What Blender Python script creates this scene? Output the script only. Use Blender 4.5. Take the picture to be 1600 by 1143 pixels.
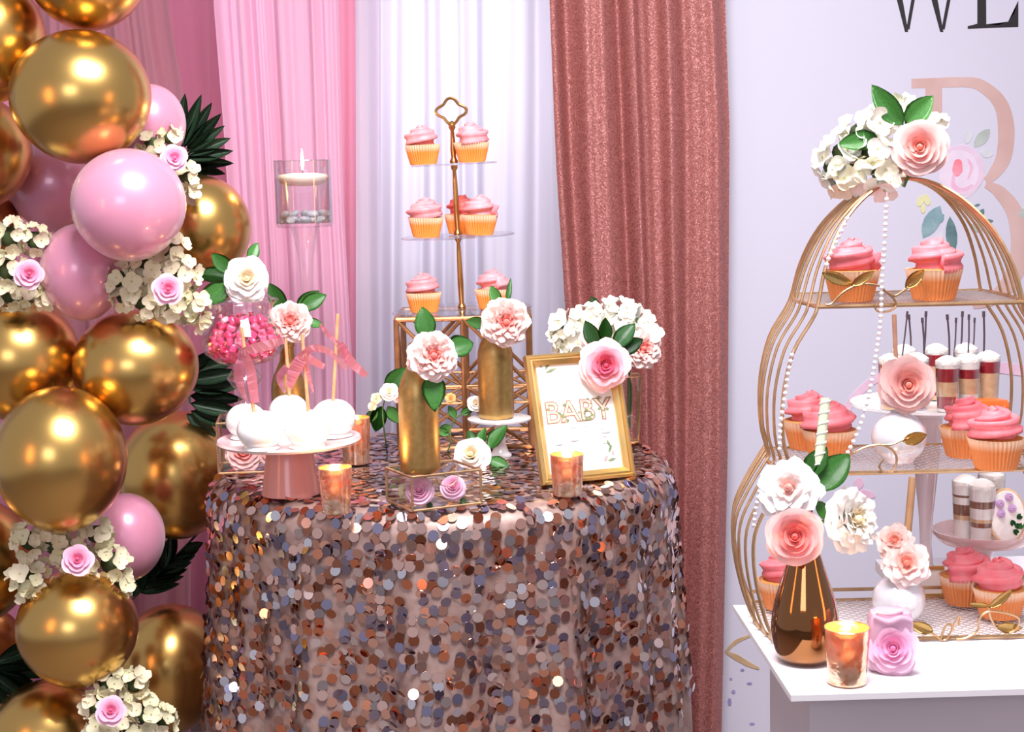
import bpy, bmesh, math, random
from mathutils import Vector, Matrix, Quaternion, Euler
PI = math.pi
for o in list(bpy.data.objects): bpy.data.objects.remove(o, do_unlink=True)
SC = bpy.context.scene
COL = SC.collection
FZ = -.11                                    # floor height
rnd = random.Random(7)

# ------------------------------------------------------------------ camera, world, lights, exposure
F = 2550.0                                  # focal length in pixels of the 1600 wide frame
CAM = Vector((0, 0, 1.34))
cd = bpy.data.cameras.new('camera'); cam = bpy.data.objects.new('camera', cd); COL.objects.link(cam)
cd.sensor_width = 36; cd.lens = 36 * F / 1600; cd.clip_start = .05
PITCH = math.radians(7.18); ROLL = math.radians(-1.3)
CR = Matrix.Rotation(PI/2 - PITCH, 3, 'X') @ Matrix.Rotation(ROLL, 3, 'Z')
cam.matrix_world = Matrix.Translation(CAM) @ CR.to_4x4()
SC.camera = cam

w = bpy.data.worlds.new('world'); SC.world = w; w.use_nodes = True
w.node_tree.nodes['Background'].inputs[0].default_value = (.80, .80, .95, 1)
w.node_tree.nodes['Background'].inputs[1].default_value = .46

def area(name, loc, target, sx, sy, power, col=(1, 1, 1)):
    l = bpy.data.lights.new(name, 'AREA'); l.shape = 'RECTANGLE'; l.size = sx; l.size_y = sy
    l.energy = power; l.color = col
    o = bpy.data.objects.new(name, l); COL.objects.link(o); o.location = loc
    o.rotation_euler = (Vector(target) - Vector(loc)).to_track_quat('-Z', 'Y').to_euler()
    return o
sb_ = area('assumed_ceiling_softbox', (.15, 1.62, 3.0), (.05, 2.95, .75), .0+1.22, .84, 44, (1, .97, .98)); sb_.data.spread = math.radians(112)  # assumed unseen overhead light, placed and sized from the balloon highlights
area('added_warm_side_light', (-2.6, .6, 1.5), (-.3, 3.2, .9), .35, .9, 6, (1, .42, .16))  # added unseen orange light at the left, for warm reflections in gold and sequins
area('added_warm_side_light', (2.7, .9, 1.1), (.2, 3.2, .8), .35, .9, 6, (1, .42, .16))  # its added counterpart at the right, also unseen and only for orange reflections
area('cool_front_fill', (-1.0, -2.2, 2.2), (.2, 3.2, 1.0), 1.6, 1.2, 26, (.86, .88, 1))  # added frontal fill behind the camera, flattens the contrast
area('assumed_drape_backlight', (at_x := -.16, 4.3, 1.62), (at_x, 3.8, 1.6), .06, .6, 4.5, (.95, .95, 1))  # assumed unseen backlight, makes the bright streak on the white drape
SC.view_settings.view_transform = 'Standard'
SC.view_settings.look = 'None'
SC.view_settings.exposure = 0.27
SC.view_settings.gamma = 1
SC.view_settings.use_curve_mapping = False

def ray(px, py): return CR @ Vector(((px - 800) / F, -(py - 571.5) / F, -1))
def at(px, py, Y):                          # the point of the plane y = Y seen at a pixel of the photograph
    d = ray(px, py); return CAM + d * (Y / d.y)
def on(px, py, z):                          # the point of a horizontal plane
    d = ray(px, py); return CAM + d * ((z - CAM.z) / d.z)
def m(px, Y): return px * Y / F             # pixels to metres at depth Y

# ------------------------------------------------------------------ materials
def c(r, g, b):
    f = lambda v: (v/255/12.92) if v/255 <= .04045 else ((v/255 + .055)/1.055)**2.4
    return (f(r), f(g), f(b), 1)
MATS = {}
def mat(name, col=(200, 200, 200), rough=.5, metal=0., **kw):
    if name in MATS: return MATS[name]
    mt = bpy.data.materials.new(name); mt.use_nodes = True
    b = mt.node_tree.nodes['Principled BSDF']
    b.inputs['Base Color'].default_value = c(*col); b.inputs['Roughness'].default_value = rough
    b.inputs['Metallic'].default_value = metal
    for k, v in kw.items(): b.inputs[k.replace('_', ' ')].default_value = v
    MATS[name] = mt; return mt
def nodes(mt):
    nt = mt.node_tree; return nt, nt.nodes, nt.links, nt.nodes['Principled BSDF']
def tex(nt, kind, vec='Object', **inp):
    tc = nt.nodes.new('ShaderNodeTexCoord'); t = nt.nodes.new(kind)
    nt.links.new(tc.outputs[vec], t.inputs['Vector'])
    for k, v in inp.items(): t.inputs[k].default_value = v
    return t
def ramp(nt, src, stops):
    r = nt.nodes.new('ShaderNodeValToRGB'); e = r.color_ramp.elements
    while len(e) < len(stops): e.new(.5)
    for el, (p, col) in zip(e, stops): el.position = p; el.color = c(*col)
    nt.links.new(src, r.inputs['Fac']); return r
def bump(mt, src, strength, dist=.002):
    nt, N, L, b = nodes(mt); n = N.new('ShaderNodeBump'); n.inputs['Strength'].default_value = strength
    n.inputs['Distance'].default_value = dist; L.new(src, n.inputs['Height']); L.new(n.outputs[0], b.inputs['Normal'])
def noisy(name, col, col2, scale, rough=.5, metal=0., bmp=0., **kw):
    mt = mat(name, col, rough, metal, **kw); nt, N, L, b = nodes(mt)
    t = tex(nt, 'ShaderNodeTexNoise', Scale=scale, Detail=4.)
    r = ramp(nt, t.outputs['Fac'], [(.35, col), (.65, col2)]); L.new(r.outputs[0], b.inputs['Base Color'])
    if bmp: bump(mt, t.outputs['Fac'], bmp)
    return mt
def thin_glass(name, tint=(255, 255, 255), gloss=.06, rough=.02):
    mt = bpy.data.materials.new(name); mt.use_nodes = True; nt = mt.node_tree; nt.nodes.clear()
    out = nt.nodes.new('ShaderNodeOutputMaterial'); mix = nt.nodes.new('ShaderNodeMixShader')
    tr = nt.nodes.new('ShaderNodeBsdfTransparent'); gl = nt.nodes.new('ShaderNodeBsdfGlossy')
    lw = nt.nodes.new('ShaderNodeLayerWeight'); lw.inputs['Blend'].default_value = .3
    mp = nt.nodes.new('ShaderNodeMapRange'); mp.inputs['To Min'].default_value = gloss; mp.inputs['To Max'].default_value = .62
    tr.inputs[0].default_value = c(*tint); gl.inputs['Roughness'].default_value = rough
    nt.links.new(lw.outputs['Facing'], mp.inputs['Value']); nt.links.new(mp.outputs[0], mix.inputs[0])
    nt.links.new(tr.outputs[0], mix.inputs[1]); nt.links.new(gl.outputs[0], mix.inputs[2]); nt.links.new(mix.outputs[0], out.inputs[0])
    MATS[name] = mt; return mt
def fabric(name, col, col2, translucent=.25, scale=(26, 6, 1.2), rough=.8):
    mt = mat(name, col, rough); nt, N, L, b = nodes(mt)
    t = tex(nt, 'ShaderNodeTexNoise', Scale=1., Detail=5.)
    mp = N.new('ShaderNodeMapping'); mp.inputs['Scale'].default_value = scale
    tc = [n for n in N if n.type == 'TEX_COORD'][0]; L.new(tc.outputs['Object'], mp.inputs[0]); L.new(mp.outputs[0], t.inputs['Vector'])
    r = ramp(nt, t.outputs['Fac'], [(.3, col), (.7, col2)]); L.new(r.outputs[0], b.inputs['Base Color'])
    b.inputs['Sheen Weight'].default_value = .25
    tl = N.new('ShaderNodeBsdfTranslucent'); L.new(r.outputs[0], tl.inputs[0])
    mx = N.new('ShaderNodeMixShader'); mx.inputs[0].default_value = translucent
    out = [n for n in N if n.type == 'OUTPUT_MATERIAL'][0]
    L.new(b.outputs[0], mx.inputs[1]); L.new(tl.outputs[0], mx.inputs[2]); L.new(mx.outputs[0], out.inputs[0])
    return mt
def glow(name, col, strength):
    mt = mat(name, col, .5); b = mt.node_tree.nodes['Principled BSDF']
    b.inputs['Emission Color'].default_value = c(*col); b.inputs['Emission Strength'].default_value = strength
    return mt

GOLD_BALLOON = mat('gold_chrome_latex', (216, 174, 100), .27, 1.)
COPPER_BALLOON = mat('copper_chrome_latex', (196, 136, 80), .3, 1.)
PINK_BALLOON = mat('pearl_pink_latex', (226, 150, 178), .32, .12, Coat_Weight=.7, Coat_Roughness=.12, Sheen_Weight=.3)
GOLD = mat('brushed_gold_metal', (206, 156, 92), .28, 1.)
WIRE_GOLD = noisy('antique_gold_wire', (208, 172, 132), (186, 150, 110), 40, .36, .85)
RISER = noisy('bronze_gold_wire', (182, 136, 96), (156, 114, 78), 40, .38, .8)
PALE_GOLD = mat('pale_gold_metal', (226, 200, 140), .3, 1.)
BOTTLE_GOLD = noisy('gold_painted_bottle', (196, 160, 100), (180, 144, 84), 90, .4, .9)
BRONZE_GLASS = mat('bronze_mirror_glass', (150, 92, 34), .08, 1., Coat_Weight=1.)
WHITE = mat('white_glaze', (246, 244, 246), .2, 0, Coat_Weight=.5)
WHITE_BOARD = mat('white_laminate', (244, 242, 246), .35)
PLINTH = noisy('white_painted_plinth', (196, 190, 198), (204, 198, 206), 3, .6)
PINK_STAND = mat('pink_enamel', (226, 150, 140), .35, .1, Coat_Weight=.4)
PEARL = mat('pearl_ceramic', (236, 234, 240), .18, .15, Coat_Weight=1., Sheen_Weight=.2)
PEARL_BEAD = mat('pearl_bead', (238, 232, 236), .2, .1, Coat_Weight=1.)
GLASS = thin_glass('clear_glass')
ACRYLIC = thin_glass('clear_acrylic', (252, 252, 254), .07)
PINK_GLASS = thin_glass('pale_pink_glass', (250, 226, 230), .14)
WATER = thin_glass('water', (252, 252, 255), .03)
CANDY_WHITE = mat('white_candy_coating', (252, 250, 250), .18, 0, Coat_Weight=.6)
WOOD_STICK = noisy('pale_wood_stick', (226, 176, 130), (206, 150, 104), 60, .6)
RIBBON = mat('pink_satin_ribbon', (252, 178, 204), .4, 0, Sheen_Weight=.3)
NET = mat('champagne_netting', (222, 210, 206), .3, .8)
LEAF = noisy('glossy_green_leaf', (62, 124, 50), (80, 144, 64), 30, .38)
LEAF_DARK = noisy('dark_green_leaf', (46, 96, 44), (62, 114, 56), 30, .38)
PALM = noisy('dark_palm_leaf', (34, 62, 42), (54, 82, 58), 20, .45)
STEM = mat('green_stem', (80, 116, 58), .6)
MOSS = mat('green_floral_core', (70, 84, 46), .8)
CREAM = noisy('cream_hydrangea_petal', (236, 226, 200), (222, 212, 178), 40, .6)
CREAM_G = noisy('greenish_hydrangea_petal', (212, 210, 166), (232, 224, 194), 40, .6)
BUD_Y = mat('floret_eye', (206, 196, 130), .6)
def petal_mats(name, cols): return [mat(f'{name}_{i}', col, .55, 0, Sheen_Weight=.15) for i, col in enumerate(cols)]
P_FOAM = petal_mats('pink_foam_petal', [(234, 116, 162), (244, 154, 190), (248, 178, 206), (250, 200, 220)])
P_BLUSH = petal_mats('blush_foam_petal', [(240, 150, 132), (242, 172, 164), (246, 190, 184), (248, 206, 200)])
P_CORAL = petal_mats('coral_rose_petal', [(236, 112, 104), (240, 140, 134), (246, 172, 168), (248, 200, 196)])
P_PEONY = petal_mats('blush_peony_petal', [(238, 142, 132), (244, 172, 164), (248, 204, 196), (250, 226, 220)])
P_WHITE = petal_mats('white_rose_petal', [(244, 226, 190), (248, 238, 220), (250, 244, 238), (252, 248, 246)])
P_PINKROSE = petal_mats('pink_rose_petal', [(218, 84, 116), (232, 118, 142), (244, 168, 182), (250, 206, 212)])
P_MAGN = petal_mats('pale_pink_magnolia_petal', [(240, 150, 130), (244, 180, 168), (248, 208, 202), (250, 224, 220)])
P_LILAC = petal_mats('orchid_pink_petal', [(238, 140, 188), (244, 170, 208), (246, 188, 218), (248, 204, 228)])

# ------------------------------------------------------------------ mesh helpers
class M:
    def __init__(s): s.v = []; s.f = []; s.mi = []
    def add(s, V, Fc, mi=0):
        n = len(s.v); s.v += [tuple(p) for p in V]; s.f += [tuple(n + i for i in q) for q in Fc]; s.mi += [mi] * len(Fc); return s
    def mesh(s, name, mats, smooth=True, angle=None):
        me = bpy.data.meshes.new(name); me.from_pydata(s.v, [], s.f)
        for x in (mats if isinstance(mats, (list, tuple)) else [mats]): me.materials.append(x)
        if any(s.mi): me.polygons.foreach_set('material_index', s.mi)
        me.polygons.foreach_set('use_smooth', [smooth] * len(s.f)); me.update()
        if smooth and angle: me.set_sharp_from_angle(angle=math.radians(angle))
        return me
def link(name, me, parent=None, mtx=None):
    o = bpy.data.objects.new(name, me); COL.objects.link(o)
    if parent: o.parent = parent
    if mtx is not None: o.matrix_local = mtx
    return o
def tag(o, label=None, cat=None, group=None, kind=None):
    if label: o['label'] = label
    if cat: o['category'] = cat
    if group: o['group'] = group
    if kind: o['kind'] = kind
    return o
def thing(name, label, cat, loc=(0, 0, 0), rot=None, group=None):
    o = bpy.data.objects.new(name, None); COL.objects.link(o); o.empty_display_size = .02
    o.location = loc
    if isinstance(rot, Quaternion): o.rotation_mode = 'QUATERNION'; o.rotation_quaternion = rot
    elif rot is not None: o.rotation_euler = rot
    return tag(o, label, cat, group)
def part(name, mm, mt, parent, smooth=True, angle=40, mtx=None, label=None, kind=None):
    o = link(name, mm.mesh(name, mt, smooth, angle), parent, mtx)
    return tag(o, label=label, kind=kind)
def copy_tree(src, parent=None):
    o = src.copy(); COL.objects.link(o)
    if parent: o.parent = parent
    for ch in [x for x in src.children]: copy_tree(ch, o)
    return o
def box(x0, x1, y0, y1, z0, z1, bev=0):
    V = [(x, y, z) for x in (x0, x1) for y in (y0, y1) for z in (z0, z1)]
    Fc = [(0, 1, 3, 2), (4, 6, 7, 5), (0, 4, 5, 1), (2, 3, 7, 6), (0, 2, 6, 4), (1, 5, 7, 3)]
    if not bev: return V, Fc
    bm = bmesh.new(); vs = [bm.verts.new(p) for p in V]; [bm.faces.new([vs[i] for i in q]) for q in Fc]
    bmesh.ops.recalc_face_normals(bm, faces=bm.faces)
    bmesh.ops.bevel(bm, geom=list(bm.edges), offset=bev, segments=2, affect='EDGES', profile=.6)
    bm.verts.index_update(); R = ([tuple(v.co) for v in bm.verts], [tuple(v.index for v in f.verts) for f in bm.faces]); bm.free(); return R
def lathe(prof, n=40, cap0=False, cap1=False, wob=None):
    V = []; Fc = []
    for (r, z) in prof:
        for k in range(n):
            a = 2*PI*k/n; rr = r * (wob(a, z) if wob else 1); V.append((rr*math.cos(a), rr*math.sin(a), z))
    for i in range(len(prof) - 1):
        for k in range(n):
            k2 = (k+1) % n; Fc.append((i*n+k, i*n+k2, (i+1)*n+k2, (i+1)*n+k))
    if cap0: Fc.append(tuple(range(n-1, -1, -1)))
    if cap1: Fc.append(tuple((len(prof)-1)*n + k for k in range(n)))
    return V, Fc
def crom(pts, sub=6, closed=False):
    P = [Vector(p) for p in pts]; n = len(P); out = []
    g = (lambda i: P[i % n]) if closed else (lambda i: P[max(0, min(n-1, i))])
    for i in range(n if closed else n-1):
        a, b, d, e = g(i-1), g(i), g(i+1), g(i+2)
        for s in range(sub):
            t = s/sub
            out.append(.5*((2*b) + (d-a)*t + (2*a-5*b+4*d-e)*t*t + (3*b-a-3*d+e)*t**3))
    if not closed: out.append(P[-1])
    return out
def tube(pts, r, n=6, closed=False, star=None, caps=True):
    P = [Vector(p) for p in pts]; N = len(P); V = []; Fc = []
    rad = r if callable(r) else (lambda t: r)
    T = [((P[(i+1) % N] if closed or i < N-1 else P[i]) - (P[i-1] if closed or i > 0 else P[i])).normalized() for i in range(N)]
    u = T[0].orthogonal().normalized()
    for i in range(N):
        u = (u - T[i]*u.dot(T[i])); u = u.normalized() if u.length > 1e-6 else T[i].orthogonal().normalized()
        v = T[i].cross(u); t = i/max(1, N-1)
        for k in range(n):
            a = 2*PI*k/n; s = star(a, t) if star else 1
            V.append(P[i] + (u*math.cos(a) + v*math.sin(a))*rad(t)*s)
    for i in range(N if closed else N-1):
        j = (i+1) % N
        for k in range(n): Fc.append((i*n+k, i*n+(k+1) % n, j*n+(k+1) % n, j*n+k))
    if caps and not closed: Fc += [tuple(range(n-1, -1, -1)), tuple((N-1)*n+k for k in range(n))]
    return V, Fc
def ball(r, cx=0, cy=0, cz=0, nu=16, nv=10, sz=1, f=None):
    V = [(cx, cy, cz - r*sz)]; Fc = []
    for i in range(1, nv):
        a = -PI/2 + PI*i/nv
        for k in range(nu):
            b = 2*PI*k/nu; V.append((cx + r*math.cos(a)*math.cos(b), cy + r*math.cos(a)*math.sin(b), cz + r*sz*math.sin(a)))
    V.append((cx, cy, cz + r*sz)); top = len(V)-1
    for k in range(nu): Fc.append((0, 1+(k+1) % nu, 1+k)); Fc.append((top, top-nu+k, top-nu+(k+1) % nu))
    for i in range(nv-2):
        for k in range(nu): a = 1+i*nu; Fc.append((a+k, a+(k+1) % nu, a+nu+(k+1) % nu, a+nu+k))
    if f: V = [f(*p) for p in V]
    return V, Fc
def grid(fn, nu, nv, closed=False):
    V = [fn(i/nu, j/nv) for j in range(nv+1) for i in range(nu+1)]
    Fc = [(j*(nu+1)+i, j*(nu+1)+i+1, (j+1)*(nu+1)+i+1, (j+1)*(nu+1)+i) for j in range(nv) for i in range(nu)]
    return V, Fc
def face_cam(P, dx=0, dz=0):
    d = (CAM - Vector(P)).normalized() + Vector((dx, 0, dz)); return d.normalized().to_track_quat('Z', 'Y')
def solidify(V, Fc, th):                     # gives an open sheet a real thickness
    bm = bmesh.new(); vs = [bm.verts.new(p) for p in V]; bm.verts.ensure_lookup_table()
    for q in Fc: bm.faces.new([vs[i] for i in q])
    bmesh.ops.solidify(bm, geom=list(bm.faces), thickness=th); bm.verts.index_update()
    R = ([tuple(v.co) for v in bm.verts], [tuple(v.index for v in f.verts) for f in bm.faces]); bm.free(); return R

# ------------------------------------------------------------------ flowers and leaves
CACHE = {}
def petal(key, r0, r1, z0, z1, A, curl, ruf, pw, pt, mt, var):
    k = (key, var)
    if k in CACHE: return CACHE[k]
    R = random.Random(hash((round(r1*1000), var, round(z1*1000))) & 0xffff); p1, p2 = R.uniform(0, 6), R.uniform(0, 6)
    A = math.radians(A)
    def fn(a, v):
        u = 2*a-1
        ve = v*(1 - pt*abs(u)**(2.2 if pt < .4 else 1.2))
        th = u*A*(.55 + .45*v**.5)*(1 if pt < .4 else (1 - .5*v**3))
        rho = r0 + (r1-r0)*ve**pw; z = z0 + (z1-z0)*ve**.75
        e = max(0, (ve-.6)/.4)**2
        rho += curl*e; z -= curl*e*.9
        rho += ruf*e*math.sin(u*5+p1) + .05*u*r1; z += ruf*e*math.sin(u*7+p2)
        return (rho*math.sin(th), rho*math.cos(th), z)
    V, Fc = grid(fn, 8, 6)
    CACHE[k] = M().add(V, Fc).mesh('petal', mt); return CACHE[k]
# n, inner radius, outer radius, base z, top z, half angle, curl, ruffle, power, pointedness, material
STYLES = {
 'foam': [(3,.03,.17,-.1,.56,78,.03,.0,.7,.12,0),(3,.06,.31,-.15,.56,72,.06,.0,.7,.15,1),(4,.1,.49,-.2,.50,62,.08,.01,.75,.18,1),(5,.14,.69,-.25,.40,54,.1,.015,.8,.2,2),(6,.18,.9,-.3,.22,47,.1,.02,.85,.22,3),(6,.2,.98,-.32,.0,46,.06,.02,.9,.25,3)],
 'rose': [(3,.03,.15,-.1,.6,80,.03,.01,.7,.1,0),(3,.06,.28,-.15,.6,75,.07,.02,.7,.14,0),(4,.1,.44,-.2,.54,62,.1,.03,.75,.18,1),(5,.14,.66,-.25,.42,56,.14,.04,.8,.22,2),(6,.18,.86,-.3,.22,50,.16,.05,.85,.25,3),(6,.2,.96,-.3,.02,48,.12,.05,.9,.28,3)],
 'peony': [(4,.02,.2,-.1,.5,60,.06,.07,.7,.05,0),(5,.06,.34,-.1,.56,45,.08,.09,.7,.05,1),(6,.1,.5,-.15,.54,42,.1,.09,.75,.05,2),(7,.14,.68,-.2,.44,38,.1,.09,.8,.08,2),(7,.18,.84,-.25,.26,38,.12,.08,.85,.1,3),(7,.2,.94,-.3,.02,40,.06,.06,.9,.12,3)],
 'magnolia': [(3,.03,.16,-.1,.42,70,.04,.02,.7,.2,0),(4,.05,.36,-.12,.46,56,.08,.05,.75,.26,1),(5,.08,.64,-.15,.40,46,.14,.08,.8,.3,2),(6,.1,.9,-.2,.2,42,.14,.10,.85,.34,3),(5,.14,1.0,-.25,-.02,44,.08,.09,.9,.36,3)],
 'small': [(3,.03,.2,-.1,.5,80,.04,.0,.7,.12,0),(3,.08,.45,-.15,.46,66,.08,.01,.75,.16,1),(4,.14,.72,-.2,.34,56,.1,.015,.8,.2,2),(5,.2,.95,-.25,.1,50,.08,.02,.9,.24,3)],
}
def build_petals(parent, R, style, mats, seed=0, squash=1.):
    rr = random.Random(seed); mk = mats[0].name
    sub = M()
    for i, (n, r0, r1, z0, z1, A, curl, ruf, pw, pt, mi) in enumerate(STYLES[style]):
        off = rr.uniform(0, 6.28)
        for k in range(n):
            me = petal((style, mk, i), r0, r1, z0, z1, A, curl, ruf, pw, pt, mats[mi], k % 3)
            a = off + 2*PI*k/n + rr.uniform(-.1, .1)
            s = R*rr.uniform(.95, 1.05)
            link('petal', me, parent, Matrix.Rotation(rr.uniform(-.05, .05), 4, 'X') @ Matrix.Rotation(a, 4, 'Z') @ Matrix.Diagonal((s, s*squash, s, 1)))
    V = [((.02+.06*t)*math.cos(9*t), (.02+.06*t)*math.sin(9*t), z*.5+.06*(1-t)) for z in (0, 1.1) for t in [q/24 for q in range(25)]]
    V = [Vector(p)*R for p in V]
    bud = M().add(V, [(q, q+1, q+26, q+25) for q in range(24)]).add(*ball(.15*R, 0, 0, .18*R, 12, 8, 2.7))
    part('bud', bud, mats[0], parent)
    cal = M().add(*lathe([(.01*R, -.5*R), (.12*R, -.45*R), (.3*R, -.3*R), (.42*R, -.12*R), (.2*R, -.1*R)], 12))
    part('calyx', cal, STEM, parent)
def leaf_mesh(mt, wide=.5, bend=.18, fold=.25):
    k = ('leaf', mt.name, wide, bend)
    if k in CACHE: return CACHE[k]
    def fn(a, v):
        u = 2*a-1; wv = wide*.5*(math.sin(PI*min(1, v**.85))**.8 if 0 < v < 1 else 0)
        return (u*wv, v, fold*abs(u)*wv - bend*v*v + .02*math.sin(v*20)*abs(u)*(1-v))
    V, Fc = grid(fn, 6, 9); V, Fc = solidify(V, Fc, .012)
    CACHE[k] = M().add(V, Fc).mesh('leaf', mt); return CACHE[k]
def leaf(parent, x, y, z, ang, L, tilt=0, roll=0, mt=None, wide=.5, bend=.18):
    # base at local (x, y, z), pointing at an angle in the local xy plane, tilted out of it
    mt = mt or LEAF
    X = Matrix.Translation((x, y, z)) @ Matrix.Rotation(math.radians(ang-90), 4, 'Z') @ Matrix.Rotation(math.radians(tilt), 4, 'X') @ Matrix.Rotation(math.radians(roll), 4, 'Y') @ Matrix.Diagonal((L, L, L, 1))
    return link('leaf', leaf_mesh(mt, wide, bend), parent, X)
def flower(name, label, px, py, Y, rpx, style, mats, face=(0, 0), leaves=(), group=None, stem=None, seed=None, cat='flower', squash=1.):
    P = at(px, py, Y); R = m(rpx, Y)/1.02
    t = thing(name, label, cat, P, face_cam(P, *face), group)
    build_petals(t, R, style, mats, seed if seed is not None else int(px*7+py), squash)
    k = Y/F
    for L in leaves:                        # (dx px, dy px, angle, length px, tilt, material)
        dx, dy, ang, ln = L[:4]; tilt = L[4] if len(L) > 4 else 10; mt = L[5] if len(L) > 5 else LEAF
        leaf(t, dx*k, -dy*k, -.35*R, ang, ln*k, tilt, rnd.uniform(-25, 25), mt, .58 if len(L) < 7 else L[6])
    if stem:
        q = t.matrix_basis.inverted() if False else (Matrix.Translation(P) @ face_cam(P, *face).to_matrix().to_4x4()).inverted()
        pts = [Vector((0, 0, -.4*R))] + [q @ Vector(s) for s in stem]
        part('stem', M().add(*tube(crom(pts, 5), .0022, 6)), STEM, t)
    return t
def floret_mesh(mt, var):
    k = ('floret', mt.name, var)
    if k in CACHE: return CACHE[k]
    R = random.Random(var); mm = M()
    for q in range(4):
        a0 = q*PI/2 + R.uniform(-.15, .15); s = R.uniform(.9, 1.1); up = R.uniform(.1, .45); tw = R.uniform(-.2, .2)
        def fn(a, v):
            u = 2*a-1; wv = .54*math.sqrt(max(0, 1-((v-.56)/.57)**2))+.02
            x = u*wv; y = .06+v*.94*s*(1-.12*u*u); z = up*y*y + .18*u*u*v + tw*u*v - .12*max(0, v-.7)
            return (x*math.cos(a0)-y*math.sin(a0), x*math.sin(a0)+y*math.cos(a0), z)
        mm.add(*grid(fn, 4, 5))
    mm.add(*ball(.11, 0, 0, .06, 6, 4), mi=1)
    CACHE[k] = mm.mesh('floret', [mt, BUD_Y]); return CACHE[k]
def hydrangea(label, px, py, Y, lobes, fpx=10, per=9, group='cream hydrangea heads tucked between the balloons', face=(0, 0), name='hydrangea', green=.35, leaves=(), mats=None):
    P = at(px, py, Y); k = Y/F; t = thing(name, label, 'flower', P, face_cam(P, *face), group)
    rr = random.Random(int(px*3+py)); mats = mats or (CREAM, CREAM_G)
    cen = [(Vector((dx*k, -dy*k, 0)), r*k) for dx, dy, r in lobes]
    for ci, (cc, r) in enumerate(cen):
        part('flower_core', M().add(*ball(r*.6, cc.x, cc.y, -.12*r, 10, 6, .7)), MOSS, t)
        n = max(5, int(per*(r/k/24)**1.6))
        for i in range(n):
            zz = 1 - (i+.5)/n*1.05; a = i*2.39996 + rr.uniform(-.3, .3); q = math.sqrt(max(0, 1-zz*zz))
            d = Vector((q*math.cos(a), q*math.sin(a), zz*.8)).normalized()
            p = cc + d*r*rr.uniform(.78, .98)
            if any(j != ci and (p-c2).length < r2*.6 for j, (c2, r2) in enumerate(cen)): continue
            d = (d + Vector((rr.uniform(-.4, .4), rr.uniform(-.4, .4), .25))).normalized()
            s = fpx*k*rr.uniform(.85, 1.25)
            X = Matrix.Translation(p) @ d.to_track_quat('Z', 'Y').to_matrix().to_4x4() @ Matrix.Rotation(rr.uniform(0, 6), 4, 'Z') @ Matrix.Diagonal((s, s, s, 1))
            link('floret', floret_mesh(mats[1] if rr.random() < green else mats[0], rr.randrange(4)), t, X)
    for L in leaves: leaf(t, L[0]*k, -L[1]*k, -.005, L[2], L[3]*k, L[4] if len(L) > 4 else 0, 0, LEAF_DARK)
    return t
def palm(label, px, py, Y, leaflets, mt=PALM, face=(0, 0), rachis=None, pull=1.):
    # leaflets: (base dx, base dy, angle, length, width) in pixels from the base
    P = at(px, py, Y); k = Y/F; t = thing('palm_leaf', label, 'leaf', P, face_cam(P, *face), 'palm leaves in the balloon garland')
    for i, (dx, dy, ang, ln, wd) in enumerate(leaflets):
        X = Matrix.Translation((dx*pull*k, -dy*pull*k, .004*math.sin(i*1.7))) @ Matrix.Rotation(math.radians(ang-90), 4, 'Z') @ Matrix.Rotation(math.radians(6*math.sin(i*2.1)), 4, 'X') @ Matrix.Diagonal((wd*1.35*k, ln*k, ln*k*.5, 1))
        link('leaflet', leaf_mesh(mt, 1.0, .12, .5), t, X)
    rc = rachis or [(0, 0), leaflets[len(leaflets)//2][:2]]
    part('stalk', M().add(*tube(crom([(x*k, -y*k, 0) for x, y in rc], 4), .0028, 6)), mt, t)
    return t

# ------------------------------------------------------------------ setting
FLOORM = noisy('grey_carpet_floor', (150, 136, 130), (128, 116, 112), 60, .9, 0, .2)
WALLM = noisy('lavender_white_wall', (206, 202, 214), (200, 196, 208), 2, .85)
o = part('floor', M().add(*box(-4, 4, -3.5, 4.6, FZ-.05, FZ)), FLOORM, None, False); tag(o, kind='structure')
o = part('wall_back', M().add(*box(-4, 4, 4.45, 4.6, FZ, 3.0)), WALLM, None, False); tag(o, kind='structure')

# curtains: a pleated sheet between two edges that are given as (picture row, column) pairs on the plane y = Y
def lerp(tab, x):
    if x <= tab[0][0]: return tab[0][1]
    for (a, p), (b, q) in zip(tab, tab[1:]):
        if x <= b: return p + (q-p)*(x-a)/(b-a)
    return tab[-1][1]
def curtain(name, label, left, right, Y, folds, amp, mt, seed, zt=2.35, sharp=.5, nu=220, lean=0, hf=.16):
    rr = random.Random(seed)
    ed = [sorted((at(px, py, Y).z, at(px, py, Y).x) for py, px in e) for e in (left, right)]
    ph = [rr.uniform(0, 6.28) for _ in range(6)]; am = [rr.uniform(.5, 1) for _ in range(6)]
    def fn(s, v):
        z = FZ+.012 + (zt-.012-FZ)*v
        xl, xr = lerp(ed[0], z), lerp(ed[1], z)
        s2 = s + .018*math.sin(9*s+ph[0]) + .012*math.sin(z*1.7+s*13+ph[1])
        a = 2*PI*folds*s2
        g = amp*(am[0]*(math.sin(a+ph[2]) - sharp*abs(math.sin(a*.5+ph[3]))) + .38*am[1]*math.sin(1.73*a+ph[4]+.4*z) + hf*am[2]*math.sin(3.3*a+ph[5]-.5*z))
        y = Y + g*(.75+.25*math.sin(3*s+z)) + lean*(z-1.3)
        return (xl + (xr-xl)*s, y, z)
    mm = M().add(*grid(fn, nu, 26))
    o = part(name, mm, mt, None, True, None); tag(o, label, 'curtain')
    return o
DUSTY = fabric('dusty_pink_sheer', (212, 138, 160), (222, 152, 174), .2)
ROSEP = fabric('light_pink_sheer', (234, 178, 206), (240, 190, 216), .3)
DEEPP = fabric('deep_pink_lining', (230, 146, 174), (236, 158, 184), .3)
SHEERW = fabric('white_sheer', (212, 209, 224), (220, 217, 232), .4)
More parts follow.
